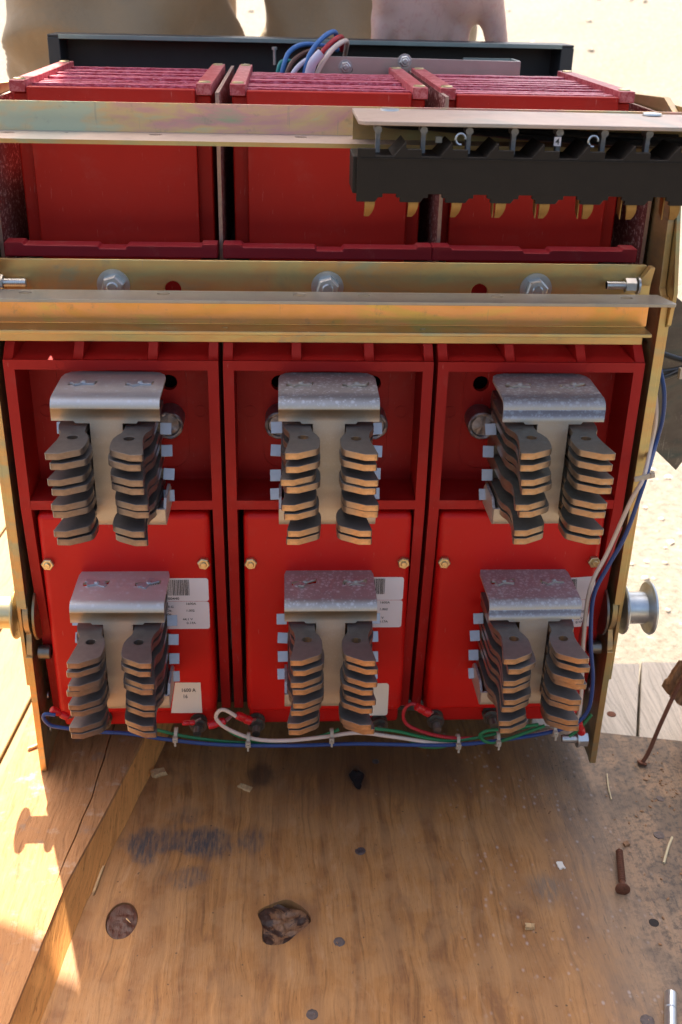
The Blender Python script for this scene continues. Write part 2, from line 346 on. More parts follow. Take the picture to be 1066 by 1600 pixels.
def cyl(bm, p0, p1, r0, r1=None, n=24, rot=0, caps=True, mi=0):
    p0, p1 = Vector(p0), Vector(p1); r1 = r0 if r1 is None else r1; u, v = frame_for(p1-p0)
    A = [bm.verts.new(p0+(u*math.cos(t)+v*math.sin(t))*r0) for t in (rot+2*math.pi*i/n for i in range(n))]
    C = [bm.verts.new(p1+(u*math.cos(t)+v*math.sin(t))*r1) for t in (rot+2*math.pi*i/n for i in range(n))]
    fs = [bm.faces.new((A[i], A[(i+1)%n], C[(i+1)%n], C[i])) for i in range(n)]
    if caps: fs += [bm.faces.new(A[::-1]), bm.faces.new(C)]
    for f in fs: f.material_index = mi
def lathe(bm, p0, d, prof, n=32, mi=0):
    p0 = Vector(p0); d = Vector(d).normalized(); u, v = frame_for(d); prev = None
    for (h, r) in prof:
        ring = [bm.verts.new(p0+d*h+(u*math.cos(2*math.pi*i/n)+v*math.sin(2*math.pi*i/n))*r) for i in range(n)]
        if prev:
            for i in range(n): bm.faces.new((prev[i], prev[(i+1)%n], ring[(i+1)%n], ring[i])).material_index = mi
        else: bm.faces.new(ring[::-1])
        prev = ring
    bm.faces.new(prev)
def catmull(P, k=8):
    P = [Vector(p) for p in P]; Q = [P[0]]+P+[P[-1]]; out = []
    for i in range(1, len(Q)-2):
        a, b, c, d = Q[i-1:i+3]
        for j in range(k):
            t = j/k; out.append(.5*((2*b)+(c-a)*t+(2*a-5*b+4*c-d)*t*t+(3*b-a-3*c+d)*t**3))
    out.append(P[-1]); return out
def tube(bm, P, r, n=10, k=8, mi=0):
    P = catmull(P, k); prev = None; u = None
    for i, p in enumerate(P):
        d = (P[min(i+1, len(P)-1)]-P[max(i-1, 0)]).normalized()
        if u is None: u, _ = frame_for(d)
        u = (u-d*u.dot(d)).normalized(); v = d.cross(u)
        ring = [bm.verts.new(p+(u*math.cos(2*math.pi*j/n)+v*math.sin(2*math.pi*j/n))*r) for j in range(n)]
        if prev:
            for j in range(n): bm.faces.new((prev[j], prev[(j+1)%n], ring[(j+1)%n], ring[j])).material_index = mi
        else: bm.faces.new(ring[::-1])
        prev = ring
    bm.faces.new(prev)
def circ(x, y, r, n=16, ry=None): return [(x+r*math.cos(2*math.pi*i/n), y+(ry or r)*math.sin(2*math.pi*i/n)) for i in range(n)]
def plate(bm, outline, holes, f, t0, t1, mi=0):
    """solid plate: 2-D outline with holes, f(u, v, t) maps to 3-D, thickness t0..t1"""
    loops = [outline]+list(holes); flat = [p for l in loops for p in l]
    tris = tessellate_polygon([[Vector((p[0], p[1], 0)) for p in l] for l in loops])
    A = [bm.verts.new(f(p[0], p[1], t0)) for p in flat]; C = [bm.verts.new(f(p[0], p[1], t1)) for p in flat]
    for t in tris:
        try:
            bm.faces.new([A[i] for i in t]).material_index = mi; bm.faces.new([C[i] for i in reversed(t)]).material_index = mi
        except ValueError: pass
    s = 0
    for l in loops:
        n = len(l)
        for i in range(n):
            j = (i+1) % n
            bm.faces.new((A[s+i], A[s+j], C[s+j], C[s+i])).material_index = mi
        s += n
XZ = lambda u, v, t: (u, t, v)
XY = lambda u, v, t: (u, v, t)
YZ = lambda u, v, t: (t, u, v)
def rrect(x0, x1, y0, y1, r, n=4):
    P = []
    for cx, cy, a in ((x1-r, y1-r, 0), (x0+r, y1-r, 90), (x0+r, y0+r, 180), (x1-r, y0+r, 270)):
        for i in range(n+1): P.append((cx+r*math.cos(R(a+90*i/n)), cy+r*math.sin(R(a+90*i/n))))
    return P
def hexnut(p, d, r, h, mat, parent, rot=.2, washer=0, stud=0, wm=None, name='nut'):
    bm = bmesh.new(); p = Vector(p); d = Vector(d).normalized(); q = p
    if washer: cyl(bm, p, p+d*.0009, washer, n=28, mi=1); q = p+d*.0009
    cyl(bm, q, q+d*h*.82, r, n=6, rot=rot); cyl(bm, q+d*h*.82, q+d*h, r, r*.86, n=6, rot=rot)
    if stud:
        sr = r*.5; cyl(bm, q, q+d*(h+stud), sr, n=16, mi=1); cyl(bm, q+d*(h+stud), q+d*(h+stud+.0006), sr, sr*.8, n=16, mi=1)
        for k in range(int(stud/.0008)): cyl(bm, q+d*(h+.0004+k*.0008), q+d*(h+.0008+k*.0008), sr*1.1, sr, n=16, mi=1)
    return obj(name, bm, [mat, wm or mat], parent, smooth=True)
def text_mesh(txt, size, fn, mi=1, bm=None, sx=1.0):
    c = bpy.data.curves.new('t', 'FONT'); c.body = txt; c.size = size; c.offset = size*.018; c.resolution_u = 3; c.fill_mode = 'FRONT'
    o = bpy.data.objects.new('t', c); COL.objects.link(o); dg = bpy.context.evaluated_depsgraph_get(); dg.update()
    me = bpy.data.meshes.new_from_object(o.evaluated_get(dg))
    vs = [bm.verts.new(fn(v.co.x*sx, v.co.y)) for v in me.vertices]
    for p in me.polygons:
        try: bm.faces.new([vs[i] for i in p.vertices]).material_index = mi
        except ValueError: pass
    bpy.data.objects.remove(o); bpy.data.curves.remove(c); bpy.data.meshes.remove(me)

# ================================================================ THE GROUND AND THE CRATE
def ground():
    bm = bmesh.new(); nx, ny = 170, 230
    ys = [-3+ (i/ny)**2.0*33 for i in range(ny+1)]
    vs = []
    for j, y in enumerate(ys):
        half = 3+abs(y)*1.2; row = []
        for i in range(nx+1):
            x = half*(2*i/nx-1)
            z = -.13 + .21*max(0, y-.75) - .10*max(0, y-9)
            k = min(1, .35+.1*abs(y))
            z += .010*noise.noise(Vector((x*5, y*5, 0))) + .006*k*noise.noise(Vector((x*23, y*23, 3))) + .05*noise.noise(Vector((x*.7, y*.7, 7)))*min(1, max(0, y-.8))
            row.append(bm.verts.new((x, y, z)))
        vs.append(row)
    for j in range(ny):
        for i in range(nx): bm.faces.new((vs[j][i], vs[j][i+1], vs[j+1][i+1], vs[j+1][i]))
    o = obj('ground', bm, M_GROUND, smooth=True, recalc=False); tag(o, kind='structure')
    bm = bmesh.new()
    for k in range(900):
        y = .45+random.random()**1.6*3.2; x = random.uniform(-1-.5*y, 1+.6*y)
        if k % 5 == 0: x, y = random.uniform(.30, .9), random.uniform(.25, 1.1)
        z = -.13+.21*max(0, y-.75)+.010*noise.noise(Vector((x*5, y*5, 0)))+.05*noise.noise(Vector((x*.7, y*.7, 7)))*min(1, max(0, y-.8))
        r = random.uniform(.002, .006)*(1+.35*y)
        m = Matrix.Translation((x, y, z+r*.15)) @ Matrix.Rotation(random.random()*6, 4, 'Z') @ Matrix.Diagonal((r*random.uniform(.8, 1.5), r, r*.55, 1))
        d = bmesh.ops.create_icosphere(bm, subdivisions=1, radius=1, matrix=m)
        for v in d['verts']: v.co += Vector([random.uniform(-.15, .15)*r for _ in range(3)])
    o = obj('gravel', bm, M_PEB, smooth=True, ang=60); tag(o, 'pale gravel stones scattered over the sunlit sandy ground', 'gravel', kind='stuff')
ground()

ZP = -.018
ply = empty('plywood_sheet', (0, 0, 0))
tag(ply, 'large stained plywood sheet with knots under the red switchgear', 'plywood')
def wob(x, y): return .0006*noise.noise(Vector((x*12, y*2.5, 1)))
def sheet():
    bm = bmesh.new(); outl = [(.36, -.42), (.352, .030), (.2839, .0450), (.2196, .0576), (.10, .085), (-.20, .125), (-.235, -.42)]
    hol = [circ(-.1293, -.1237, .0098, 28, .0147), [( -.0293+.0155*math.cos(a)*(1+.22*math.sin(3*a+1)), -.1275+.0175*math.sin(a)*(1+.15*math.sin(2*a))) for a in [2*math.pi*i/30 for i in range(30)]],
           [(.0266+.0052*math.cos(a)*(1+.3*math.sin(3*a)), .007+.0115*math.sin(a)*(1+.15*math.sin(4*a+1))) for a in [2*math.pi*i/20 for i in range(20)]]]
    plate(bm, outl, hol, XY, ZP-.012, ZP)
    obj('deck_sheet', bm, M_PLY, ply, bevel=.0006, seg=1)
    # knots sit a little below the surface with cracks of their own
    bm = bmesh.new(); n = 40; rings = 9
    cx, cy = -.1293, -.1237
    def disc(bm, cx, cy, rx, ry, z, amp, seedv, shape=lambda a: 1):
        c = bm.verts.new((cx, cy, z+amp*noise.noise(Vector((seedv, 0, 0))))); prev = None
        for j in range(1, rings+1):
            ring = []
            for i in range(n):
                a = 2*math.pi*i/n; rr = j/rings*shape(a); x = cx+rx*rr*math.cos(a); y = cy+ry*rr*math.sin(a)
                h = amp*noise.noise(Vector((x*260, y*260, seedv)))+amp*.5*noise.noise(Vector((x*90, y*700, seedv+5)))
                if j == rings: h = .0000
                ring.append(bm.verts.new((x, y, z+h)))
            for i in range(n):
                if prev is None: bm.faces.new((c, ring[i], ring[(i+1)%n]))
                else: bm.faces.new((prev[i], ring[i], ring[(i+1)%n], prev[(i+1)%n]))
            prev = ring
    disc(bm, cx, cy, .0093, .0141, ZP-.0012, .0008, 3)
    tag(obj('knot', bm, M_KNOT, ply, smooth=True, ang=70), 'oval dark red knot')
    bm = bmesh.new(); disc(bm, -.0293, -.1275, .0150, .0170, ZP-.0022, .0030, 9, lambda a: 1+.2*math.sin(3*a+1))
    tag(obj('knot', bm, M_KNOT2, ply, smooth=True, ang=70), 'cracked ragged knot')
    bm = bmesh.new(); disc(bm, .0266, .007, .0052, .0115, ZP-.0012, .0005, 5, lambda a: 1+.3*math.sin(3*a))
    obj('knot', bm, M_HOLE, ply, smooth=True, ang=70)
    bm = bmesh.new()
    cyl(bm, (-.1265, -.1225, ZP), (-.1235, -.1262, ZP+.0004), .0005, .0002, 6)
    obj('splinter', bm, M_CHIP, ply)
sheet()
def nail(x, y, r, lab):
    bm = bmesh.new(); r *= .85; lathe(bm, (x, y, ZP-.0007), (random.uniform(-.1, .1), random.uniform(-.1, .1), 1), [(0, r*1.05), (.0009, r), (.0012, r*.7), (.0009, r*.35)], 16)
    for v in bm.verts: v.co += Vector([random.uniform(-.06, .06)*r for _ in range(3)])
    return tag(obj('nail_head', bm, M_NHEAD, ply, smooth=True), lab)
for x, y, r, l in ((.0419, .0249, .0032, None), (.0242, -.0681, .0042, None), (.0062, -.1446, .0042, None), (-.0116, -.1956, .0042, None), (.2472, -.0212, .0036, None), (.2344, -.0582, .0046, 'shiny grey nail head'), (.1805, -.2058, .0050, None)):
    nail(x, y, r, l)
bm = bmesh.new(); cyl(bm, (.2065, -.1352, ZP-.0002), (.2065, -.1352, ZP+.0002), .0032, n=20); obj('nail_hole', bm, M_HOLE, ply)

# board with the crack, on the left
def board():
    root = empty('cracked_board', (-.2, -.1, ZP)); tag(root, 'thick rough orange board with a long crack along the left of the plywood', 'board')
    root.location = (0, 0, 0)
    def ex(y):      # right edge of the top face
        P = [(-.62, -.236), (-.2096, -.1775), (-.1096, -.1645), (-.0463, -.1500), (.0288, -.1340), (.12, -.116)]
        for (a, xa), (b, xb) in zip(P, P[1:]):
            if y <= b: return xa+(xb-xa)*(y-a)/(b-a)
        return P[-1][1]
    def cr(y): return -.1582-(.0294-y)*.055-max(0, -.03-y)*.07+.0003*math.sin(y*160)
    def half(x_of0, x_of1, y0, y1, name, slope=False, lab=None):
        bm = bmesh.new(); n = 90; prev = None
        for i in range(n+1):
            y = y0+(y1-y0)*i/n; a, b = x_of0(y), x_of1(y); row = []
            for j in range(9):
                x = a+(b-a)*j/8; z = .0010*noise.noise(Vector((x*25, y*8, 2)))+.0003*noise.noise(Vector((x*200, y*60, 2)))-.0004
                if slope and j == 8: z -= .0022
                if slope and j == 7: x = a+(b-a)*.97
                row.append(bm.verts.new((x, y, z)))
            row.append(bm.verts.new((b+(.0105+.0015*noise.noise(Vector((0, y*25, 4))) if slope else 0), y, ZP+.0003)))
            row.append(bm.verts.new((a, y, ZP+.0003)))
            if prev:
                for j in range(len(row)):
                    k = (j+1) % len(row); f = bm.faces.new((prev[j], prev[k], row[k], row[j]))
                    if slope and j == 8: f.material_index = 1
            else: bm.faces.new(row)
            prev = row
        bm.faces.new(prev[::-1])
        return tag(obj(name, bm, [M_BOARD, M_BEDG], root, smooth=True, ang=30), lab)
    gap = lambda y: .00045*max(0, min(1, (y+.115)/.03))+.00002
    half(lambda y: -.2285+.083*(y+.0084)+.0006*math.sin(y*70), lambda y: cr(y)-gap(y), -.45, .12, 'board_half')
    half(lambda y: cr(y)+gap(y), ex, -.45, .12, 'board_half', True)
board()

# tan plank on a lower level at the far left
def lower_plank():
    root = empty('lower_board', (0, 0, 0)); tag(root, 'tan board lying lower than the rest at the left edge behind the roller', 'board')
    for k, (xa, xb) in enumerate(((-.262, -.20), (-.326, -.264), (-.390, -.328), (-.455, -.392))):
        bm = bmesh.new(); z = -.060
        plate(bm, [(xa-.03, -.3), (xb-.03, -.3), (xb+.055, .62), (xa+.055, .62)], [], XY, z-.016, z); obj('plank', bm, M_SIDE, root, bevel=.0015, seg=2)
lower_plank()

# pale planks beyond the sheet
def planks():
    root = empty('pallet_deck', (0, 0, 0)); tag(root, 'pallet of pale weathered planks sticking out behind the plywood at the right', 'pallet')
    d = Vector((-.31, -.95)).normalized()
    def pl(xa, xb, y1, lab):
        bm = bmesh.new(); L = .42; t = .016; z = -.032
        P = [(xa, y1), (xb, y1-.004)]; Q = [(xa+d.x*L, y1+d.y*L), (xb+d.x*L, y1+d.y*L)]
        plate(bm, [Q[0], Q[1], P[1], P[0]], [], XY, z-t, z)
        return tag(obj('plank', bm, M_PLANK, root, bevel=.002, seg=2), lab)
    y1 = .1765
    pl(.205, .2925, y1, 'plank half in the shade of the switchgear'); pl(.2955, .385, y1-.001, 'fully sunlit plank'); pl(.388, .47, y1-.003, None); pl(.115, .202, y1+.004, None); pl(.025, .112, y1+.005, None)
    bm = bmesh.new(); box(bm, .0, .47, .13, .165, -.128, -.0485); obj('bearer', bm, M_PLANK, root, bevel=.002)
    bm = bmesh.new(); lathe(bm, (.246, .098, -.0325), (0, 0, 1), [(0, .0042), (.001, .0036), (.0013, .001)], 14); obj('nail_head', bm, M_RUST, root, smooth=True)
planks()

# ================================================================ THE BREAKER
BR = empty('circuit_breaker', (0, 0, 0))
tag(BR, 'red three pole circuit breaker with copper contact clusters standing on wood', 'circuit breaker')
PX = (-.130, .0, .130)

def make_housing():
    o = None
    bm = bmesh.new()
    for s in (-1, 1):
        x0, x1 = sorted((s*.0636, s*.0572))
        plate(bm, [(0, .3073), (0, .2079), (.004, .17), (.022, .036), (.07, .036), (.07, .3073)], [], YZ, x0, x1)
    box(bm, -.0572, .0572, 0, .046, .3012, .3073)
    box(bm, -.0572, .0572, .0002, .036, .2079, .2142)
    hol = [circ(s*.030, .2815, .0052, 20) for s in (-1, 1)]+[rrect(-.012, .010, .291, .2985, .001, 2)]
    plate(bm, [(-.0572, .2142), (.0572, .2142), (.0572, .3012), (-.0572, .3012)], hol, XZ, .034, .039)
    box(bm, -.0572, .0572, .046, .05, .3073, .352)
    H = obj('pole_housing', bm, M_HOUS, None, bevel=.0007, seg=2)
    for off in (-.0606, -.0195, .0245, .0606):
        bm = bmesh.new(); wd = .0030
        plate(bm, [(.0006, .3074), (.0458, .3074), (.0458, .345)], [], YZ, off-wd, off+wd)
        obj('rib', bm, M_HOUS, H, bevel=.0004, seg=1)
    # raised pad outline and moulding marks on the back wall
    bm = bmesh.new()
    o1 = rrect(-.041, .041, .222, .297, .012, 8); o2 = rrect(-.0404, .0404, .2226, .2964, .0115, 8)
    plate(bm, o1, [o2], XZ, .0333, .0341)
    obj('moulded_pad', bm, M_HOUS, H)
    for x, z, y, r in ((-.049, .262, .0336, .0041), (.049, .262, .0336, .0041), (-.03, .211, -.00022, .003), (.03, .211, -.00022, .003), (-.03, .3043, -.00022, .003), (.03, .3043, -.00022, .003)):
        bm = bmesh.new(); plate(bm, circ(x, z, r, 24), [circ(x, z, r-.0004, 24)], XZ, y, y+.0005); obj('moulding_mark', bm, M_HOUS, H)
    for s in (-1, 1):
        bm = bmesh.new(); lathe(bm, (s*.030, .036, .2585), (0, -1, 0), [(0, .0092), (.018, .0092), (.0188, .0084), (.0186, .0072), (.0175, .0066), (.0179, .004), (.0176, .001)], 32)
        for v in bm.verts:
            if v.co.y < .0190: v.co.y += .0012*noise.noise(v.co*420)
        obj('bolt_end', bm, M_BOLT, H, smooth=True)
    bm = B(-.013, .011, .0392, .06, .288, .3005); obj('slot_back', bm, M_BLACK, H)
    return H

def make_cover(): 
    bm = bmesh.new()
    box(bm, -.0548, .0548, -.0002, .045, .0475, .2050)
    c = obj('pole_cover', bm, M_COVER, None, bevel=.0045, seg=4)
    bm = bmesh.new(); box(bm, -.0535, .0535, .007, .04, .0325, .0478); obj('mounting_flange', bm, M_COVER, c, bevel=.003, seg=3)
    for s in (-1, 1):
        hexnut((s*.0503, -.0002, .1695), (0, -1, 0), .0042, .0032, M_NUTB, c, rot=random.random(), stud=.0006)
    return c
def stud(x, z, c):
    bm = bmesh.new(); q = Vector((x, .007, z)); d = Vector((0, -1, 0))
    cyl(bm, q, q+d*.0012, .0062, n=28); cyl(bm, q+d*.0012, q+d*.0055, .0052, n=6, rot=.3); cyl(bm, q+d*.0055, q+d*.0068, .0062, n=26); cyl(bm, q+d*.0068, q+d*.0100, .0048, n=6, rot=.7)
    cyl(bm, q+d*.01, q+d*.0165, .0027, n=18)
    for k in range(7): cyl(bm, q+d*(.0102+k*.0009), q+d*(.0107+k*.0009), .0029, .0026, n=18)
    return obj('terminal_stud', bm, M_DSTEEL, c, smooth=True)

def barcode(bm, x0, x1, z0, z1, y):
    rnd = random.Random(3); x = x0
    while x < x1:
        wd = rnd.choice((.00022, .00035, .0006)); g = rnd.choice((.00022, .0004))
        vs = [bm.verts.new(p) for p in ((x, y, z0), (min(x+wd, x1), y, z0), (min(x+wd, x1), y, z1), (x, y, z1))]; bm.faces.new(vs).material_index = 1; x += wd+g
LY = -.00036
def rating_labels(cov, ox, code, rows, tilt=0.0):
    """two stacked white labels: bar code above, test values below; right edge at ox"""
    T = lambda x, z: (ox+(x)*math.cos(tilt)-(z-.14)*math.sin(tilt), z+(x)*math.sin(tilt))
    bm = bmesh.new()
    plate(bm, [T(*p) for p in rrect(-.046, 0, .1402, .1578, .0018, 4)], [], XZ, -.00052, -.0003)
    k = len(bm.verts); barcode(bm, -.040, -.0125, .1448, .1568, -.0006)
    bm.verts.ensure_lookup_table()
    for v in bm.verts[k:]: v.co.x, v.co.z = T(v.co.x, v.co.z)
    text_mesh(code, .0026, lambda u, v: (T(-.0285+u, .1415+v)[0], -.0006, T(-.0285+u, .1415+v)[1]), bm=bm, sx=1.15)
    o = obj('rating_label', bm, [M_WLAB, M_INK], cov, recalc=False); o['label'] = 'white bar code label'
    bm = bmesh.new(); plate(bm, [T(*p) for p in rrect(-.046, 0, .1185, .1399, .0018, 4)], [], XZ, -.00050, -.0003)
    for (x, z, t) in rows:
        text_mesh(t, .00235, lambda u, v: (T(x+u, z+v)[0], -.0006, T(x+u, z+v)[1]), bm=bm, sx=1.1)
    o = obj('rating_label', bm, [M_WLAB, M_INK], cov, recalc=False); o['label'] = 'white label with test values'

def make_cluster(kind, jit, bw):
    rnd = random.Random(jit); mb = M_BRK[kind[0]]; mc = M_COP[kind[1]]
    h = bw/2; th = .0016; bm = bmesh.new()
    # folded I-shaped bracket, origin at its top plate
    def slot(cx): return [(cx-.0082, -.0155), (cx-.0030, -.0142), (cx+.003, -.0142), (cx+.0082, -.0120), (cx+.0078, -.0170), (cx+.002, -.0185), (cx-.003, -.0185), (cx-.0078, -.0195)]
    top = [(-h, -.036), (h, -.036), (h, -.006), (h-.0012, -.001), (h-.004, .0025), (h-.009, .004), (-h+.009, .004), (-h+.004, .0025), (-h+.0012, -.001), (-h, -.006)]
    plate(bm, top, [slot(-.0165), slot(.0165)], lambda u, v, t: (u, v, t+.0010*(v+.036)/.04), -th, 0)
    def bend(cy, cz, r, a0, a1, x0, x1, n=8):
        prev = None
        for i in range(n+1):
            a = a0+(a1-a0)*i/n; row = []
            for x, rr in ((x0, r), (x1, r), (x1, r-th), (x0, r-th)): row.append(bm.verts.new((x, cy+rr*math.cos(a), cz+rr*math.sin(a))))
            if prev:
                for j in range(4): bm.faces.new((prev[j], prev[(j+1)%4], row[(j+1)%4], row[j]))
            prev = row
    rr = .0062
    bend(-.036, -rr, rr, math.pi/2, math.pi, -h, h)
    nk = .0092; zb = -.0128
    face = [(-h, -rr), (h, -rr), (h, zb), (h-.0125, zb), (h-.0135, zb-.0014), (nk, zb-.0014), (nk, -.069), (h, -.069), (h, -.076), (-h, -.076), (-h, -.069), (-nk, -.069), (-nk, zb-.0014), (-h+.0135, zb-.0014), (-h+.0125, zb), (-h, zb)]
    yf = -.036-rr
    plate(bm, face, [], XZ, yf, yf+th)
    rb = .005; bend(yf+rb, -.076, rb, math.pi, math.pi*1.5, -h, h)
    plate(bm, [(-h, yf+rb), (h, yf+rb), (h, -.008), (-h, -.008)], [], XY, -.076-rb, -.076-rb+th)
    for sx in (-1, 1):   # side lips of the lower fold
        x0, x1 = sorted((sx*h, sx*(h-th))); plate(bm, [(yf+.004, -.0795), (yf+.004, -.071), (yf+.010, -.066), (-.012, -.066), (-.008, -.070), (-.008, -.0795)], [], YZ, x0, x1)
    bmesh.ops.remove_doubles(bm, verts=bm.verts, dist=.00004)
    br = obj('contact_cluster', bm, mb, None, smooth=True, ang=32)
    # twisted lock tabs through the slots
    for cx in (-.0165, .0165):
        bm = bmesh.new(); a = rnd.uniform(-.5, .5)
        for ang, l, wd in ((a, .0072, .0013), (a+.75, .0060, .0012)):
            m = Matrix.Translation((cx, -.0165, .0007)) @ Matrix.Rotation(ang, 4, 'Z') @ Matrix.Rotation(rnd.uniform(-.12, .12), 4, 'Y')
            vs = box(bm, -l, l, -wd, wd, -.0006, .0008)
            for v in vs:
                v.co.y *= (1+.5*abs(v.co.x)/l); v.co = m @ v.co
        d = bmesh.ops.create_uvsphere(bm, u_segments=10, v_segments=6, radius=.0020, matrix=Matrix.Translation((cx+.0006, -.0165, .0014)) @ Matrix.Diagonal((1, 1, .6, 1)))
        obj('twist_tab', bm, M_TAB if kind[0] == 0 else mb, br, bevel=.0003, seg=1)
    # copper fingers: sixteen waisted plates, in four pairs each side
    def finger_mesh():
        bm = bmesh.new()
        P = [(-.0266, .004), (-.0266, -.040), (-.0256, -.0455), (-.0236, -.0500), (-.0228, -.0550), (-.0232, -.0620), (-.0243, -.0690), (-.0254, -.0760), (-.0260, -.0800), (-.0254, -.0812), (-.0188, -.0814),
             (-.0085, -.0755), (-.0068, -.0735), (-.0062, -.0700), (-.0059, -.0640), (-.0062, -.0590), (-.0075, -.0545), (-.0098, -.0500), (-.0102, -.0450), (-.0102, .004)]
        plate(bm, P, [circ(-.0152, -.0585, .0030, 18)], XY, 0, .0040)
        return bm
    fo = obj('contact_finger', finger_mesh(), mc, br, bevel=.00025, seg=1)
    offs = (0, -.0068, -.0160, -.0207, -.0310, -.0358, -.0474, -.0525)
    first = True
    for sx in (1, -1):
        for k, dz in enumerate(offs):
            if first: o = fo; first = False
            else: o = dup(fo, br)
            o.scale = (sx, 1, 1)
            o.location = (rnd.uniform(-.0004, .0004)*1.5, rnd.uniform(-.0008, .0008), -.0200+dz+rnd.uniform(-.0005, .0005))
            o.rotation_euler = (R(rnd.uniform(-.25, .25)), R(rnd.uniform(-.5, .5)), R(rnd.uniform(-1.2, 1.2)))
    # spring leaf ends at the sides
    bm = B(-.0035, .0033, -.0004, .0004, -.0036, .0036); tb = obj('spring_tab', bm, M_TAB, br, bevel=.0002, seg=1); first = True
    for sx in (-1, 1):
        for z in (-.0285, -.0430, -.0590, -.0745+.002):
            o = tb if first else dup(tb, br); first = False
            o.location = (sx*(.0305+rnd.uniform(-.0006, .0006)), -.014+rnd.uniform(-.001, .001), z+rnd.uniform(-.0006, .0006)); o.rotation_euler = (R(-28+rnd.uniform(-6, 6)), R(rnd.uniform(-4, 4)), 0)
    bm = bmesh.new()
    for z in (-.0285, -.0430, -.0590, -.0725): box(bm, -.0272, .0272, -.0125, -.0118, z-.003, z+.003)
    obj('leaf_spring', bm, M_DSTEEL, br)
    bm = B(-.0265, .0265, -.030, .0352, -.0735, -.0155); obj('terminal_block_copper', bm, mc, br, bevel=.001) if False else bm.free()
    bm = bmesh.new(); box(bm, -.021, .021, -.012, .036, -.069, -.021); obj('terminal_bar', bm, mc, br, bevel=.001)
    # rear ends of the finger stack, dark against the housing
    return br

# --- poles
for i, px in enumerate(PX):
    h = make_housing(); h.location = (px, 0, 0); h.parent = BR
for i, px in enumerate(PX):
    c = make_cover(); c.location = (px+(.0, .0013, -.0012)[i], 0, 0); c.parent = BR
    rows = {0: [(-.0155, .1375, '1600A'), (-.0325, .1352, '09950.G'), (-.0285, .1322, 'Ok.'), (-.0155, .1322, '1.002'), (-.0285, .1292, 'Ok'), (-.0325, .1254, "'' Ok."), (-.0180, .1254, '44.1 V'), (-.0285, .1224, 'Ok.'), (-.0155, .1224, '0.17A')],
            1: [(-.0155, .1375, '1600A'), (-.0155, .1322, '1.002'), (-.0190, .1254, '44.4 V'), (-.0155, .1224, '0.17A')],
            2: [(-.0155, .1365, '1600A'), (-.0120, .1300, '1.002'), (-.0140, .1245, '44.2 V'), (-.012, .1215, '0.17A')]}[i]
    rating_labels(c, (.0527, .0512, .0545)[i], ('500440', '500447', '500443')[i], rows, (0.0, -.005, .075)[i])
    if i == 0:
        bm = bmesh.new(); P = [(.0232, .0488), (.0450, .0486), (.0447, .0744), (.0272, .0746)]
        plate(bm, P, [], XZ, -.00052, -.0003)
        text_mesh('1600 A', .0042, lambda u, v: (.0310+u, -.0006, .0668+v), bm=bm, sx=.82); text_mesh('16', .0042, lambda u, v: (.0320+u, -.0006, .0615+v), bm=bm, sx=.8)
        obj('current_label', bm, [M_PAPER, M_INK], c, recalc=False)['label'] = 'cream label reading 1600 A 16'
        stud(-.0255+.0, .0405, c); stud(.0415, .0365, c)
    if i == 1:
        bm = bmesh.new(); plate(bm, rrect(.018, .0448, .0445, .0722, .0022, 4), [], XZ, -.00052, -.0003); obj('blank_label', bm, M_PAPER, c)['label'] = 'blank cream label'
        stud(-.0485, .0365, c); stud(.0395, .0345, c)
    if i == 2:
        stud(-.0475, .0375, c); stud(-.0072, .0405, c)

for i, (px, zz, kd, jit, bw, rz) in enumerate(((-.128, .298, (0, 0), 11, .0615, -.010), (-.0012, .298, (1, 1), 12, .0582, .0), (.129, .298, (2, 2), 13, .0600, .012),
                              (-.131, .1622, (0, 0), 14, .0585, -.01), (.0022, .1622, (1, 1), 15, .0585, .0), (.132, .1622, (2, 1), 16, .0595, .015))):
    c = make_cluster(kd, jit, bw); c.location = (px, 0 if i < 3 else .001, zz); c.parent = BR; c.rotation_euler = (0, 0, rz)

# --- arc chutes on top
def make_chute(seed):
    rnd = random.Random(seed)
    bm = bmesh.new(); box(bm, -.0575, .0575, .0610, .218, .3545, .4505)
    ch = obj('arc_chute', bm, M_CHUTE, None, bevel=.0012, seg=2)
    bm = B(-.0487, .0487, .0545, .0608, .3545, .4540); obj('front_plate', bm, M_CHUTE, ch, bevel=.0009, seg=2)
    bm = bmesh.new()
    plate(bm, [(-.0628, .3640), (.0612, .3640), (.0612, .3722), (.0525, .3722), (.0515, .3708), (.0085, .3708), (.0075, .3692), (-.0075, .3692), (-.0085, .3708), (-.0510, .3708), (-.0520, .3722), (-.0628, .3722)], [], XZ, .019, .0315)
    obj('base_lip', bm, M_CRIM, ch, bevel=.0008, seg=2)
    y = .0615
    for k in range(26):
        t = rnd.choice((.0030, .0040, .0060, .0080)); top = .4532+rnd.uniform(-.0012, .0014)
        if y+t > .216: break
        bm = bmesh.new(); n = 24; prev = None
        for a in range(n+1):
            x = -.0488+.0976*a/n; z = top+rnd.uniform(-.00012, .00012)
            row = [bm.verts.new(p) for p in ((x, y, .4480), (x, y, z), (x, y+t, z+rnd.uniform(-.0001, .0001)), (x, y+t, .4480))]
            if prev:
                for j in range(4): bm.faces.new((prev[j], prev[(j+1)%4], row[(j+1)%4], row[j]))
            else: bm.faces.new(row)
            prev = row
        bm.faces.new(prev[::-1]); obj('chute_plate', bm, M_FIB, ch)
        y += t+rnd.uniform(.0008, .0022)
    for s in (-1, 1):
        x0, x1 = sorted((s*.0492, s*.0584))
        bm = B(x0, x1, .0560, .2190, .4508, .4572); obj('clamp_bar', bm, M_BAR, ch, bevel=.0005, seg=2)
        for yy in (.0640, .2090):
            bm = bmesh.new(); lathe(bm, (s*.0538, yy, .4571), (0, 0, 1), [(0, .0036), (.0007, .0035), (.0010, .0030), (.0011, .0008)], 18)
            obj('screw_head', bm, M_NUTB, ch, smooth=True)
    return ch
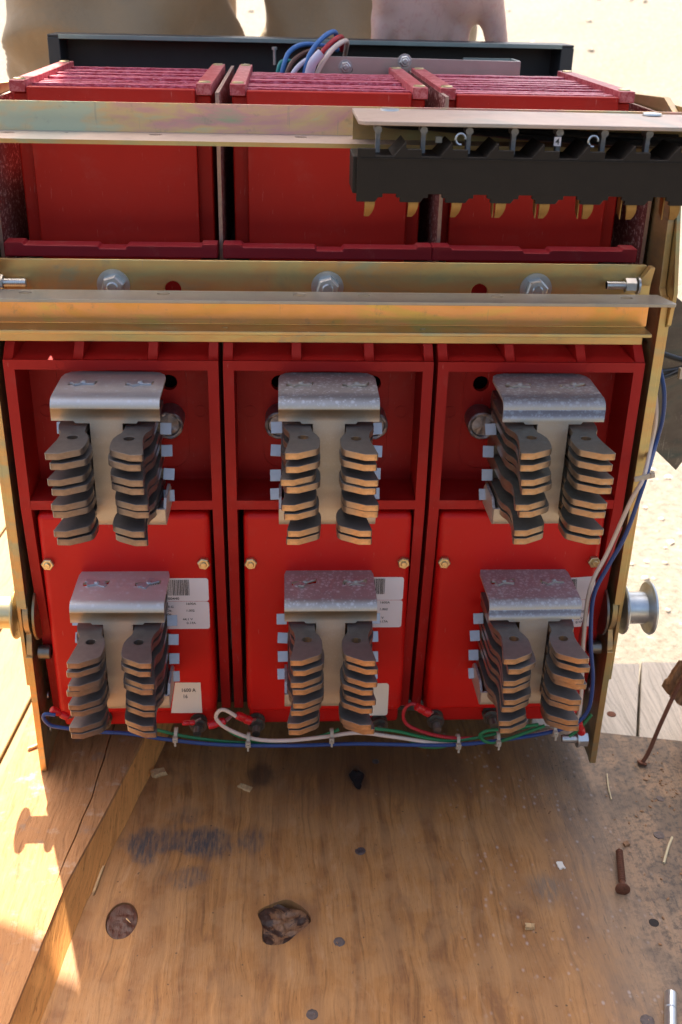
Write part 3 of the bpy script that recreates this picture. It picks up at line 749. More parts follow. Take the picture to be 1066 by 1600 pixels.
for i, px in enumerate((-.1272, .0, .1240)):
    c = make_chute(20+i); c.location = (px, 0, 0); c.parent = BR
# barriers
for i, x in enumerate((-.1955, -.0645, .0665, .1945)):
    bm = bmesh.new(); e = .0011; ins = .0045 if i in (0, 3) else 0
    box(bm, x-e, x+e, .0330+ins, .245, .080, .4545 if i in (1, 2) else .447)
    for f in bm.faces:
        if f.normal.y < -.5 or f.calc_center_median().y < .034+ins or f.calc_center_median().z > .446: f.material_index = 1
    obj('phase_barrier', bm, [M_BARR, M_BEDGE], BR)

# --- rails
def rail_sheet(prof, x0, x1, mats, name, th=.002, bevel=.0005):
    """closed YZ profile extruded along X"""
    bm = bmesh.new(); plate(bm, prof, [], YZ, x0, x1); return bm
def upper_rail():
    bm = bmesh.new()
    plate(bm, [(.0045, .4340), (.0065, .4340), (.0065, .4512), (.0045, .4512)], [], YZ, -.24, .2)
    for f in bm.faces: f.material_index = 0
    k = len(bm.faces)
    plate(bm, [(-.24, -.0300), (.2, -.0300), (.2, .0044), (-.24, .0044)], [circ(x, -.006 if r > .002 else -.004, r, 16, r*.8) for x, r in ((-.1741, .0036), (-.1435, .0010), (-.0957, .0036), (-.0176, .0036), (.06, .0036), (.14, .0036))], XY, .4340, .4362)
    bm.faces.ensure_lookup_table()
    for f in bm.faces[k:]: f.material_index = 1
    for f in bm.faces[k:]:
        if all(abs(v.co.y+.03) < 1e-6 for v in f.verts): f.material_index = 2
    o = obj('upper_rail', bm, [M_CHR_PINK, M_COVERPL, M_CHR_GOLD], BR)
    o['label'] = 'rainbow tinted zinc angle rail'
upper_rail()
def rail_a():
    hol = [circ(-.0913, .3498, .0048, 20), circ(.0882, .3498, .0048, 20)]
    bm = bmesh.new(); plate(bm, [(-.1975, .3180), (.1905, .3180), (.1905, .3560), (.1885, .3640), (.1860, .3668), (-.1930, .3668), (-.1975, .3640)], hol, XZ, .0020, .0045)
    r = obj('mounting_bar', bm, M_CHR_GOLD, BR, bevel=.0007)
    for x in (-.1254, -.0016, .1215): hexnut((x, .0020, .3520), (0, -1, 0), .0068, .0050, M_ZINC, r, rot=.26, washer=.0095, wm=M_WASH, stud=.0004)
    # end bolts lying along the bar
    bm = bmesh.new(); cyl(bm, (.1620, -.0035, .3560), (.1730, -.0035, .3560), .0021, n=16)
    for k in range(9): cyl(bm, (.1620+k*.0012, -.0035, .3560), (.1626+k*.0012, -.0035, .3560), .0025, n=16)
    cyl(bm, (.1730, -.0035, .3560), (.1790, -.0035, .3560), .0044, n=6, rot=.5); cyl(bm, (.1800, -.0035, .3560), (.1812, -.0035, .3560), .0052, n=22)
    obj('end_bolt', bm, M_ZINC, r, smooth=True)
    bm = bmesh.new(); cyl(bm, (-.1880, -.0035, .3545), (-.1740, -.0035, .3545), .0021, n=16)
    for k in range(10): cyl(bm, (-.1860+k*.0012, -.0035, .3545), (-.1854+k*.0012, -.0035, .3545), .0025, n=16)
    cyl(bm, (-.1940, -.0035, .3545), (-.1865, -.0035, .3545), .0044, n=6, rot=.5); cyl(bm, (-.199, -.0035, .3545), (-.1945, -.0035, .3545), .0066, n=22)
    obj('end_bolt', bm, M_ZINC, r, smooth=True)
    bm = bmesh.new(); plate(bm, [(.1800, .3560), (.1880, .3560), (.1895, .3668), (.1868, .3668)], [], XZ, -.004, .0018); obj('bent_lug', bm, M_CHR_GOLD, r, bevel=.0005)
    bm = bmesh.new(); cyl(bm, (-.198, -.010, .3645), (-.188, -.006, .3645), .0075, .006, n=20); obj('bent_lug', bm, M_CHR_PINK, r, smooth=True)
rail_a()
def rail_b():
    bm = bmesh.new(); x0, x1 = -.24, .1945
    hol = [circ(x, -.0185, .0036, 18, .0030) for x in (-.1713, -.0947, -.0182, .0183, .0946, .1701)]
    plate(bm, [(x0, -.0320), (x1, -.0320), (x1+.001, -.030), (x1-.004, -.0115), (x0, -.0115)], hol, XY, .3508, .3528)
    r = obj('front_channel', bm, M_GREYZ, BR, bevel=.0005); r['label'] = 'grey zinc channel across the middle with a warm reflection painted on its web'
    bm = bmesh.new(); box(bm, x0, x1-.010, -.0172, -.0150, .3352, .3507); obj('channel_web', bm, M_CHR_ORANGE, r, bevel=.0005)
    bm = bmesh.new(); plate(bm, [(x0, -.0322), (x1-.011, -.0322), (x1-.011, -.0173), (x0, -.0173)], [circ(-.060, -.025, .0018, 12, .0014), circ(.0523, -.025, .0018, 12, .0014)], XY, .3330, .3352); obj('channel_lip', bm, M_CHR_GOLD, r, bevel=.0005)
    bm = bmesh.new(); box(bm, x0, x1-.012, -.0323, -.0321+.0005, .3512-.0, .3524); bm.free()
rail_b()

# --- side plates
def side_plates():
    # right: inner strip, notched rear plate, outer plate
    for s in (1, -1):
        X = lambda a, b: sorted((s*a, s*b))
        bm = bmesh.new(); x0, x1 = X(.1978, .2018)
        zc = .1245; P = [(.0035, .3480), (.0025, .1360)]
        P += [(.0140+.014*math.cos(R(a)), zc+.017*math.sin(R(a))) for a in range(135, 226, 15)]
        P += [(-.0010, .0960), (-.0008, .0005), (.0800, .0005), (.30, .0400), (.33, .44), (.05, .455), (.020, .445), (.0115, .40), (.008, .352)]
        plate(bm, P, [], YZ, x0, x1)
        p = obj('side_plate', bm, M_CHR_DULL, BR, bevel=.0005); p['label'] = 'right side plate' if s > 0 else 'left side plate'
        # front edge strip, folded
        bm = bmesh.new(); x0, x1 = X(.1976, .2020); plate(bm, [(-.001, .3480), (-.001, .1350), (.0040, .1350), (.0060, .3480)], [], YZ, x0, x1); obj('edge_strip', bm, M_CHR_GOLD, p, bevel=.0004)
        bm = bmesh.new(); x0, x1 = X(.2022, .2048)
        plate(bm, [(.0005, .3300), (.0015, .0720), (.0120, .0700), (.0140, .3300)], [], YZ, x0, x1); obj('outer_strip', bm, M_CHR_GOLD, p, bevel=.0004)
        bm = bmesh.new(); x0, x1 = X(.1975, .2020); plate(bm, [(-.0022, .0975), (-.0022, -.0002), (.003, -.0002), (.003, .0995)], [], YZ, x0, x1); obj('edge_strip', bm, M_CHR_GOLD, p, bevel=.0004)
        bm = bmesh.new(); x0, x1 = X(.2020, .2046)
        P = [(.0060, .3270), (.0085, .3250), (.25, .3250), (.25, .448), (.0165, .452), (.0115, .40), (-.006, .352), (-.0035, .332)]
        plate(bm, P, [], YZ, x0, x1); obj('outer_plate', bm, M_CHR_GOLD if s > 0 else M_CHR_DULL, p, bevel=.0004)
        # roller on its axle
        ax = Vector((s*.1925, .013, zc))
        bm = bmesh.new(); lathe(bm, ax, (s, 0, 0), [(0, .006), (.0002, .0185), (.0016, .0190), (.0018, .006)], 40); obj('inner_disc', bm, M_DSTEEL if s > 0 else M_CHR_GOLD, p, smooth=True)
        bm = bmesh.new(); lathe(bm, (s*.2065, .013, zc), (s, 0, 0), [(0, .006), (.0006, .0180), (.0016, .0186), (.0026, .0180), (.0036, .0135), (.0042, .0112), (.0175, .0112), (.0182, .0135), (.0190, .0178), (.0204, .0190), (.0218, .0186), (.0222, .0170), (.0190, .0090), (.0195, .002)], 48)
        rl = obj('roller', bm, M_WASH if s > 0 else M_NUTB, p, smooth=True)
        bm = bmesh.new(); cyl(bm, (s*.1985, .013, zc), (s*.2050, .013, zc), .008, n=24); obj('axle', bm, M_CHR_DULL, p, smooth=True)
        # spacer bolt
        bm = bmesh.new(); cyl(bm, (s*.1954, .0085, .0950), (s*.1878, .0085, .0950), .0049, n=26); cyl(bm, (s*.1878, .0085, .0950), (s*.1870, .0085, .0950), .0049, .0040, n=26); cyl(bm, (s*.1870, .0085, .0950), (s*.18695, .0085, .0950), .0022, n=6, mi=1)
        obj('socket_bolt', bm, [M_DSTEEL, M_BLACK], p, smooth=True)
        for z, y in ((.052, .018), (.026, .014)):
            bm = bmesh.new(); cyl(bm, (s*.1956, y, z), (s*.1948, y, z), .0026, n=16); obj('rivet', bm, M_WASH, p, smooth=True)
    # bolt head and nuts near the right foot
    bm = bmesh.new(); cyl(bm, (.1945, .004, .018), (.1880, .004, .018), .0058, n=6, rot=.3); cyl(bm, (.188, .004, .018), (.1868, .004, .018), .0066, n=24); cyl(bm, (.1868, .004, .018), (.1760, .004, .018), .0029, n=18)
    for k in range(7): cyl(bm, (.1862-k*.0014, .004, .018), (.1855-k*.0014, .004, .018), .0034, n=18)
    obj('foot_bolt', bm, M_ZINC, BR, smooth=True)
    # dark bracket plate beyond the right side plate
    bm = bmesh.new()
    Q = [(.225, .335), (.262, .335), (.2685, .187), (.2450, .2100), (.240, .24)]
    plate(bm, [(.212, .345), (.228, .3335), (.2450, .3210), (.275, .310), (.275, .215), (.2603, .196), (.2375, .2172), (.225, .25)], [], lambda u, v, t: (u, .08+t+(u-.24)*.4, v), 0, .002)
    obj('rear_bracket_plate', bm, M_RBR, BR, bevel=.0004)['label'] = 'dark greenish bracket plate at the right'
    bm = bmesh.new(); box(bm, .2022, .24, .10, .102, .20, .34); obj('rear_bracket_web', bm, M_DSTEEL, BR)
side_plates()

# black box filling the interior, run low to block light from behind
bm = B(-.19, .19, .06, .30, .012, .352); obj('case_light_block', bm, M_BLACK, BR, bevel=.002)

# --- terminal block, top right
def terminal_block():
    p = .0226; xs = [.0155+p*k for k in range(9)]
    bm = bmesh.new(); x0, x1 = .0088, .224
    P = [(x0, .4160)]; bot = []
    zb, zs, zh = .4150, .4172, .4190
    x = x0
    bot = [(x0, zb)]
    for k in range(9):
        c = xs[k]
        bot += [(c+.0025, zb), (c+.0040, zs), (c+.0062, zs), (c+.0062, zh), (c+.0130, zh), (c+.0130, zs), (c+.0148, zs), (c+.0148, zb)]
    bot = [q for q in bot if q[0] < x1-.004]; bot.append((x1, zb))
    top = [(x0, .4402)]
    for k in range(9):
        c = xs[k]-.004
        top += [(c+.0060, .4402), (c+.0060, .4368), (c+.0150, .4368), (c+.0208, .4436), (c+.0210, .4402)]
    top = [q for q in top if q[0] < x1-.002]; top.append((x1, .4402))
    outl = bot+top[::-1]
    f = lambda u, v, t: (u, t, v)
    plate(bm, outl, [], f, -.0760, -.0735)
    tb = obj('terminal_block', bm, M_BLACK, BR, bevel=.0003, seg=1); tb['label'] = 'black terminal strip hanging under a flat zinc flange'
    bm = bmesh.new(); box(bm, x0-.002, x1, -.0734, -.046, .4185, .4362); obj('block_body', bm, M_BLACK, tb, bevel=.0006)
    bm = B(x0+.001, x1, -.0764, -.0758, .4352, .4358); obj('moulded_seam', bm, M_BLACK, tb)
    for k in range(9):   # separators behind the front wall
        c = xs[k]-.004+.0208
        if c > .22: continue
        bm = bmesh.new(); plate(bm, [(c-.0060, .4363), (c+.0002, .4430), (c+.0002, .4363)], [], f, -.0734, -.046); obj('separator', bm, M_BLACK, tb)
    # flat flange above
    bm = bmesh.new()
    plate(bm, [(.0095, -.066), (.0125, -.0690), (.228, -.0690), (.228, -.0100), (.0105, -.0100), (.0095, -.0120)], [circ(.0290, -.018, .0036, 16, .003)], lambda u, v, t: (u, v, t-.0006*(u-.01)/.2), .4500, .4520)
    obj('flange', bm, M_COVERPL, tb, bevel=.0004)
    bm = bmesh.new(); box(bm, .0102, .228, -.0110, -.0090, .4300, .4499); obj('flange_web', bm, M_CHR_GOLD, tb)
    for x, y in ((.0290, -.0180), (.170, -.0180)):
        bm = bmesh.new(); lathe(bm, (x, y, .4519), (0, 0, 1), [(0, .0052), (.0009, .0050), (.0012, .002)], 20); obj('rivet', bm, M_ZINC, tb, smooth=True)
    for k in range(8):
        x = xs[k]+.004
        bm = bmesh.new(); box(bm, x-.0010, x+.0012, -.062, -.058, .4365, .4490); cyl(bm, (x, -.064, .4475), (x, -.056, .4475), .0019, n=14)
        obj('terminal_post', bm, M_POST, tb, smooth=True)
        # spring contact hanging below
        c = xs[k]; bm = bmesh.new(); t0 = None
        lean = .0035*max(0, k-2)/5
        for (xa, xb, mi) in ((c-.0008, c+.0046, 0),):
            prev = None
            for i in range(9):
                a = i/8; z = .4190-.0160*a; wv = .0050*math.sin(math.pi*a)*.6
                wl = (1-a**5*.55)
                row = [bm.verts.new(q) for q in ((xa+lean*a, -.0500-wv, z), (xb*wl+xa*(1-wl)+lean*a*1.1, -.0500-wv, z), (xb*wl+xa*(1-wl)+lean*a*1.1, -.0485-wv, z), (xa+lean*a, -.0485-wv, z))]
                if prev:
                    for j in range(4): bm.faces.new((prev[j], prev[(j+1)%4], row[(j+1)%4], row[j]))
                else: bm.faces.new(row)
                prev = row
            bm.faces.new(prev[::-1])
        if k > 2: plate(bm, [(-.0495, .4195), (-.0495, .4030), (-.0440, .4060), (-.0420, .4195)], [], YZ, c-.0014, c-.0008)
        obj('spring_contact', bm, M_BRASS, tb, smooth=True, ang=40)
    for k, (a, b, c2) in enumerate(((.020, .11, .4455), (.045, .18, .4440), (.09, .224, .4425), (.03, .224, .4410))):
        bm = bmesh.new(); tube(bm, [(a, -.030, .4475), (a+.012, -.034, .4460), ((a+b)/2, -.036-.002*k, c2), (b, -.034, c2-.0015)], .0017, 8); obj('cable', bm, M_BLACK2, tb, smooth=True)
    # numbered tag and small pale sleeves
    bm = bmesh.new(); box(bm, .1070, .1104, -.0655, -.0645, .4414, .4456)
    text_mesh('4', .0040, lambda u, v: (.1076+u, -.0657, .4422+v), bm=bm); obj('number_tag', bm, [M_WLAB, M_INK], tb)['label'] = 'small white tag numbered 4'
    for x, z in ((.0505, .4425),): bm = B(x-.0016, x+.0016, -.058, -.056, z-.0015, z+.0015); obj('sleeve', bm, M_TIE, tb)
    for x in (.0600, .1262):
        bm = bmesh.new(); n = 20
        P = [(x+.0024*math.cos(a), -.0668, .4440+.0026*math.sin(a)) for a in [2*math.pi*i/14 for i in range(12)]]
        tube(bm, P, .0006, 6, 3); obj('ring_lug', bm, M_ZINC, tb, smooth=True)
terminal_block()

# --- rear chassis tray, sheet bracket and cable bundle
def rear():
    bm = bmesh.new(); x0, x1, z1 = -.2135, .2085, .4700
    box(bm, x0+.002, x1-.002, .352, .354, .002, z1-.002)  # unseen lower part added down to the floor to block back light
    box(bm, x0, x1, .318, .354, z1-.002, z1)
    box(bm, x0, x0+.0095, .3175, .3515, .002, z1-.0021); box(bm, x1-.0105, x1, .3175, .3515, .002, z1-.0021)
    p = obj('rear_chassis', bm, M_PANEL, BR, bevel=.0006); p['label'] = 'black steel tray at the back'
    bm = bmesh.new(); box(bm, x0+.009, x1-.010, .3165, .3182, z1-.0030, z1+.0002); obj('tray_rim', bm, M_PRIM, p, bevel=.0003)
    bm = bmesh.new(); y = .232
    plate(bm, [(-.0015, .40), (.1482, .40), (.1482, .4622), (-.0015, .4632)], [circ(.021, .4545, .003, 14)], XZ, y, y+.0016)
    a = obj('sheet_bracket', bm, M_ALU, BR, bevel=.0003); a['label'] = 'pinkish aluminium sheet bracket behind the chutes'
    bm = bmesh.new(); box(bm, .1466, .1482, y+.0016, .262, .40, .4622); box(bm, .110, .1482, .262, .2636, .40, .4622); obj('bracket_return', bm, M_PRIM, a)
    for x, z in ((.0185, .4560), (.0620, .4608)): hexnut((x, y, z), (0, -1, 0), .0040, .003, M_ZINC, a, washer=.0052, stud=.001, wm=M_WASH)
    Z0 = .4545
    runs = dict(lightblue=[(-.030, .235, .440), (-.027, .235, .455), (-.0225, .24, .4650), (-.012, .245, .4700), (.003, .25, .4690), (.014, .26, .4660)],
                brown=[(-.0275, .228, .440), (-.0240, .228, .452), (-.019, .232, .4600), (-.009, .238, .4655), (.004, .25, .4670), (.012, .262, .466)],
                grey=[(-.0250, .222, .438), (-.0210, .222, .450), (-.0140, .226, .4580), (-.004, .232, .4630), (.008, .25, .4660)],
                white=[(-.0050, .212, .440), (-.0030, .212, .452), (.0020, .214, .4610), (.0090, .220, .4690), (.0160, .230, .4730), (.0200, .245, .4720), (.020, .27, .462)],
                red=[(-.0090, .218, .440), (-.0070, .218, .453), (-.0015, .222, .4630), (.0060, .228, .4710), (.0130, .238, .4755), (.0170, .255, .4740), (.018, .28, .465)],
                blue=[(-.0120, .224, .440), (-.0110, .226, .456), (-.0060, .230, .4670), (.0010, .236, .4745), (.0080, .246, .4785), (.0125, .262, .4770), (.014, .29, .466)],
                teal=[(-.0320, .240, .440), (-.0310, .240, .452), (-.0280, .244, .4580), (-.020, .25, .458)])
    for k, P in runs.items():
        bm = bmesh.new(); tube(bm, P, .0018 if k not in ('teal',) else .0015, 10, 6); obj('wire', bm, M_W['lightblue' if k == 'blue' else k], BR, smooth=True)['label'] = ('blue' if 'blue' in k else k)+' wire of the upper bundle'
    bm = bmesh.new(); tube(bm, [(-.0085, .211, .4520), (-.006, .209, .4600), (.000, .210, .4665)], .0034, 12); obj('wire_sleeve', bm, M_W['grey'], BR, smooth=True)
    bm = bmesh.new(); cyl(bm, (-.034, .30, .452), (-.034, .30, .463), .0012, n=8); cyl(bm, (-.034, .30, .463), (-.034, .30, .465), .0022, n=8); obj('contact_pin', bm, M_ZINC, BR)
rear()

# --- lower harness
HY = -.014
def wires():
    P3 = lambda l, y=HY: [(a, y+c[0] if c else y, b) for a, b, *c in l]
    W = [('blue', [(-.183, .0601), (-.1898, .0608), (-.1911, .0570), (-.1873, .0515), (-.1788, .0492), (-.1573, .0456), (-.1355, .0436), (-.1094, .0382), (-.074, .0331), (-.0248, .0312), (.0248, .0320), (.0886, .0298), (.134, .0348), (.1698, .0432), (.1846, .0569), (.1853, .0841), (.1799, .1157), (.1772, .151), (.1843, .1753), (.1916, .1988, -.002), (.1985, .2350, -.001), (.2122, .2505, .026), (.2138, .2682, .026), (.2119, .2854, .026), (.2080, .300, .030), (.2050, .313, .036)], 'blue wire running up the right side'),
         ('white', [(-.0593, .0545), (-.0688, .0612), (-.0737, .058), (-.0735, .052), (-.0649, .0436), (-.0472, .0355), (-.0248, .034), (.0021, .0369), (.0246, .0399), (.0519, .0355), (.0887, .0287), (.1206, .031), (.1567, .0378), (.1776, .047), (.1796, .068), (.1755, .1158), (.1748, .156), (.1831, .1839), (.1912, .2217, -.004), (.1975, .2380, -.003), (.2085, .2505, .022), (.2096, .2681, .024), (.2075, .2854, .028), (.2060, .300, .034), (.204, .313, .040)], 'cream wire running up the right side'),
         ('green', [(-.1157, .0433), (-.0917, .0362), (-.0562, .0312), (-.0248, .0323), (-.0023, .0359), (.011, .0418)], 'green wire under the left and middle pole'),
         ('green', [(-.0700, .0497), (-.0640, .0408), (-.0526, .035), (-.0427, .0332)], 'short green wire at the left gap'),
         ('green', [(.0312, .0426), (.0517, .0395), (.0701, .0341), (.0886, .0304), (.1067, .0324), (.1202, .0356), (.147, .0424)], 'green wire under the middle and right pole'),
         ('green', [(.1511, .0474), (.1286, .0439), (.115, .0424), (.1104, .038), (.1168, .0322), (.1285, .0343), (.147, .0424), (.1558, .0462)], 'looped green wire under the right pole'),
         ('green', [(.0612, .0309), (.0697, .025), (.0844, .0242), (.0955, .0286)], 'drooping green wire'),
         ('green', [(.1893, .0524), (.1817, .0402), (.1756, .0335)], 'short green wire at the right foot'),
         ('red', [(.0687, .0597), (.0618, .0625), (.0571, .0588), (.0561, .0505), (.0615, .0427), (.0791, .0351), (.0976, .032), (.1158, .0334)], 'dark red looped wire'),
         ('red', [(.1740, .0500), (.1775, .080), (.1745, .115), (.1790, .150), (.1850, .175), (.1905, .20)], 'dark red wire beside the right pole')]
    for k, (c, pts, lab) in enumerate(W):
        y = HY+(-.0022, .0, .0018, .001, .0018, -.0028, .003, .001, .0025, .004)[k]
        bm = bmesh.new(); tube(bm, P3(pts, y), .00125 if k > 1 else .0014, 10, 7); obj('wire', bm, M_W[c], BR, smooth=True)['label'] = lab
    for (x, z) in ((-.1026, .0403), (-.0525, .0352), (.0057, .0378), (.0953, .0312), (.1236, .0332), (.1633, .0410)):
        r = tie = bmesh.new(); n = 16
        P = [(x+.0003*math.sin(a), HY+.0042*math.cos(a), z+.0050*math.sin(a)) for a in [2*math.pi*i/n for i in range(n+1)]]
        prev = None
        for q in P:
            row = [tie.verts.new((q[0]-.0012, q[1], q[2])), tie.verts.new((q[0]+.0012, q[1], q[2])), tie.verts.new((q[0]+.0012, HY+(q[1]-HY)*1.15, z+(q[2]-z)*1.15)), tie.verts.new((q[0]-.0012, HY+(q[1]-HY)*1.15, z+(q[2]-z)*1.15))]
            if prev:
                for j in range(4): tie.faces.new((prev[j], prev[(j+1)%4], row[(j+1)%4], row[j]))
            prev = row
        box(tie, x-.0017, x+.0017, HY-.0070, HY-.0042, z-.0018, z+.0022); box(tie, x-.0007, x+.0007, HY-.0080, HY-.0068, z-.0042, z+.001)
        obj('cable_tie', tie, M_TIE, BR, bevel=.0002, seg=1)
    bm = bmesh.new(); vs = box(bm, -.0052, .0056, -.0009, .0009, -.0016, .0016); vs += box(bm, .0050, .0078, -.0014, .0014, -.0012, .0022)
    for v in vs: v.co = Matrix.Rotation(R(-14), 3, 'Y') @ v.co+Vector((.1965, HY-.0040, .2385))
    obj('cable_tie', bm, M_TIE, BR, bevel=.0004, seg=2)
    for a, b, r in (((-.1861, .0634), (-.1762, .0541), .0026), ((-.0601, .0567), (-.0506, .0489), .0030), ((-.0802, .0477), (-.0683, .0491), .0030), ((-.0978, .0501), (-.0895, .0484), .0018), ((.0645, .062), (.0744, .0536), .0030), ((.1732, .0532), (.1802, .0636), .0030), ((.1804, .047), (.1851, .0345), .0028)):
        bm = bmesh.new(); A = Vector((a[0], HY, a[1])); Bv = Vector((b[0], HY+.003, b[1])); d = (Bv-A).normalized(); L = (Bv-A).length
        lathe(bm, A, d, [(0, r*.75), (.0005, r*.95), (L*.45, r), (L*.55, r*.8), (L*.65, r*1.05), (L*.95, r), (L, r*.7)], 16)
        cyl(bm, Bv, Bv+d*.004+Vector((0, .004, 0)), r*.5, r*.35, 10, mi=1)
        obj('crimp_sleeve', bm, [M_SLV, M_ZINC], BR, smooth=True)
    # cables and pale tie at the far right
    for k, P in enumerate(([(.205, .05, .300), (.222, .055, .296), (.240, .06, .290), (.262, .06, .288)], [(.204, .05, .292), (.220, .052, .284), (.242, .058, .285), (.264, .06, .292)], [(.204, .045, .284), (.216, .05, .279), (.236, .055, .283), (.262, .06, .297)])):
        bm = bmesh.new(); tube(bm, P, .0020, 10); obj('cable', bm, M_BLACK2, BR, smooth=True)
    bm = bmesh.new(); tube(bm, [(.2385, .050, .281), (.2380, .050, .292), (.2400, .049, .300), (.2440, .049, .303)], .0014, 8); box(bm, .2345, .2405, .046, .050, .281, .288); obj('cable_tie', bm, M_TIE, BR, smooth=True)['label'] = 'white cable tie round the black cables at the right'
wires()

# ================================================================ SMALL THINGS ON THE WOOD
def chip(x, y, l, wd, h, ang, lab, mat=M_CHIP, name='wood_chip', cat='wood chip'):
    bm = bmesh.new(); d = bmesh.ops.create_cube(bm, size=1)
    bmesh.ops.subdivide_edges(bm, edges=bm.edges, cuts=2, use_grid_fill=True)
    for v in bm.verts:
        v.co += Vector([.22*noise.noise(v.co*2.3+Vector((x*90, y*90, k*5))) for k in range(3)])
        v.co = Matrix.Rotation(ang, 3, 'Z') @ Vector((v.co.x*l, v.co.y*wd, v.co.z*h))
    o = obj(name, bm, mat, smooth=True, ang=40); o.location = (x, y, ZP+h*.45); tag(o, lab, cat, {'wood chip': 'wood chips lying on the wood'}.get(cat)); return o
chip(-.1205, .0132, .0095, .0058, .004, .35+math.pi, 'stubby light wood chip near the cracked board edge')
chip(-.0561, -.0031, .0100, .0038, .002, -.5, 'flat orange wood splinter on the dark stain below the middle pole')
chip(.1266, -.1371, .0058, .0034, .0026, -.1, 'tiny bright orange wood crumb in the lower right of the plywood')
c = chip(.1583, -.0850, .0040, .0060, .0010, .2, 'small pale translucent flake left of the rusty screw', M_PAPER, 'paint_flake', 'flake')
chip(.2085, -.067, .0036, .0036, .0020, .3, 'small dark crumb right of the rusty screw tip', M_CHUNK, 'bark_crumb', 'crumb')
c = chip(-.2120, .0250, .0090, .0022, .0018, .6, 'thin curled wood splinter left of the breaker left foot'); c.location.z = .0008
c = chip(-.160, -.120, .0015, .022, .0012, -.12, 'thin splinter lying along the sawn edge of the orange board'); c.location = (-.1490, -.090, ZP+.001)

def screw():
    root = empty('rusty_screw', (.1968, -.0915, ZP+.0032)); tag(root, 'rusty screw lying on the grey right part of the plywood', 'screw')
    A = Vector((.0045, .0185, 0)); Bq = Vector((-.0035, -.0175, .0008))
    d = (Bq-A).normalized(); L = (Bq-A).length
    bm = bmesh.new(); prof = [(0, .0003), (.0025, .0016)]; h = .003
    while h < L-.006: prof += [(h, .0017), (h+.0006, .0025), (h+.0012, .0017)]; h += .0021
    prof += [(L-.004, .0019), (L, .0022)]
    lathe(bm, A, d, prof, 16); obj('shank', bm, M_RUST, root, smooth=True, ang=60)
    bm = bmesh.new(); lathe(bm, Bq-d*.001, d, [(0, .0022), (.0018, .0046), (.0028, .0049), (.0036, .0040), (.0038, .001)], 22)
    for v in bm.verts: v.co += Vector([.0003*noise.noise(v.co*900+Vector((k*7, 0, 0))) for k in range(3)])
    obj('head', bm, M_RUST, root, smooth=True, ang=50)
screw()
def rod():
    bm = bmesh.new(); A = Vector((.1985, -.1905, ZP+.0035)); d = Vector((-.0103, -.0311, 0)).normalized()
    lathe(bm, A, d, [(0, .0026), (.0004, .0035), (.0110, .0035), (.0114, .0031), (.0120, .0031), (.0124, .0035), (.0600, .0035), (.0604, .003)], 24)
    tag(obj('metal_rod', bm, M_ZINC, smooth=True), 'shiny metal rod end lying at the bottom right corner of the plywood', 'rod')
rod()
def straw(P, r, lab):
    bm = bmesh.new(); tube(bm, P, r, 6, 5); tag(obj('straw', bm, M_STRAW, smooth=True), lab, 'straw', 'straws on the right of the plywood')
straw([(.2425, -.0615, ZP+.001), (.236, -.072, ZP+.002), (.2289, -.0853, ZP+.001)], .0009, 'dry grass blade beside the shiny nail head at the right')
straw([(.2150, .006, ZP+.0008), (.2120, -.008, ZP+.0012), (.2105, -.022, ZP+.0008)], .0005, 'thin white fibre on the plywood right of the breaker foot')
straw([(.238, -.098, ZP+.0012), (.246, -.094, ZP+.002), (.256, -.098, ZP+.001)], .0010, 'curled straw at the right edge of the plywood')
straw([(.236, -.1010, ZP+.001), (.243, -.097, ZP+.003), (.250, -.092, ZP+.002), (.258, -.091, ZP+.001)], .0006, 'thinner straw crossing the curled one at the right edge')

def debris():
    bm = bmesh.new(); rnd = random.Random(5)
    for k in range(260):
        y = rnd.uniform(-.22, .04); x = .262-abs(rnd.gauss(0, .022)); r = rnd.uniform(.0003, .0010)
        if rnd.random() < .35: x = rnd.uniform(-.11, .24); r *= .6
        m = Matrix.Translation((x, y, ZP+r*.4)) @ Matrix.Rotation(rnd.random()*6, 4, 'Z') @ Matrix.Diagonal((r*rnd.uniform(1, 2.4), r, r*.6, 1))
        bmesh.ops.create_icosphere(bm, subdivisions=1, radius=1, matrix=m)
    tag(obj('dirt_crumbs', bm, M_CHUNK), 'scattered dirt crumbs and sawdust over the plywood', 'dirt', kind='stuff')
debris()

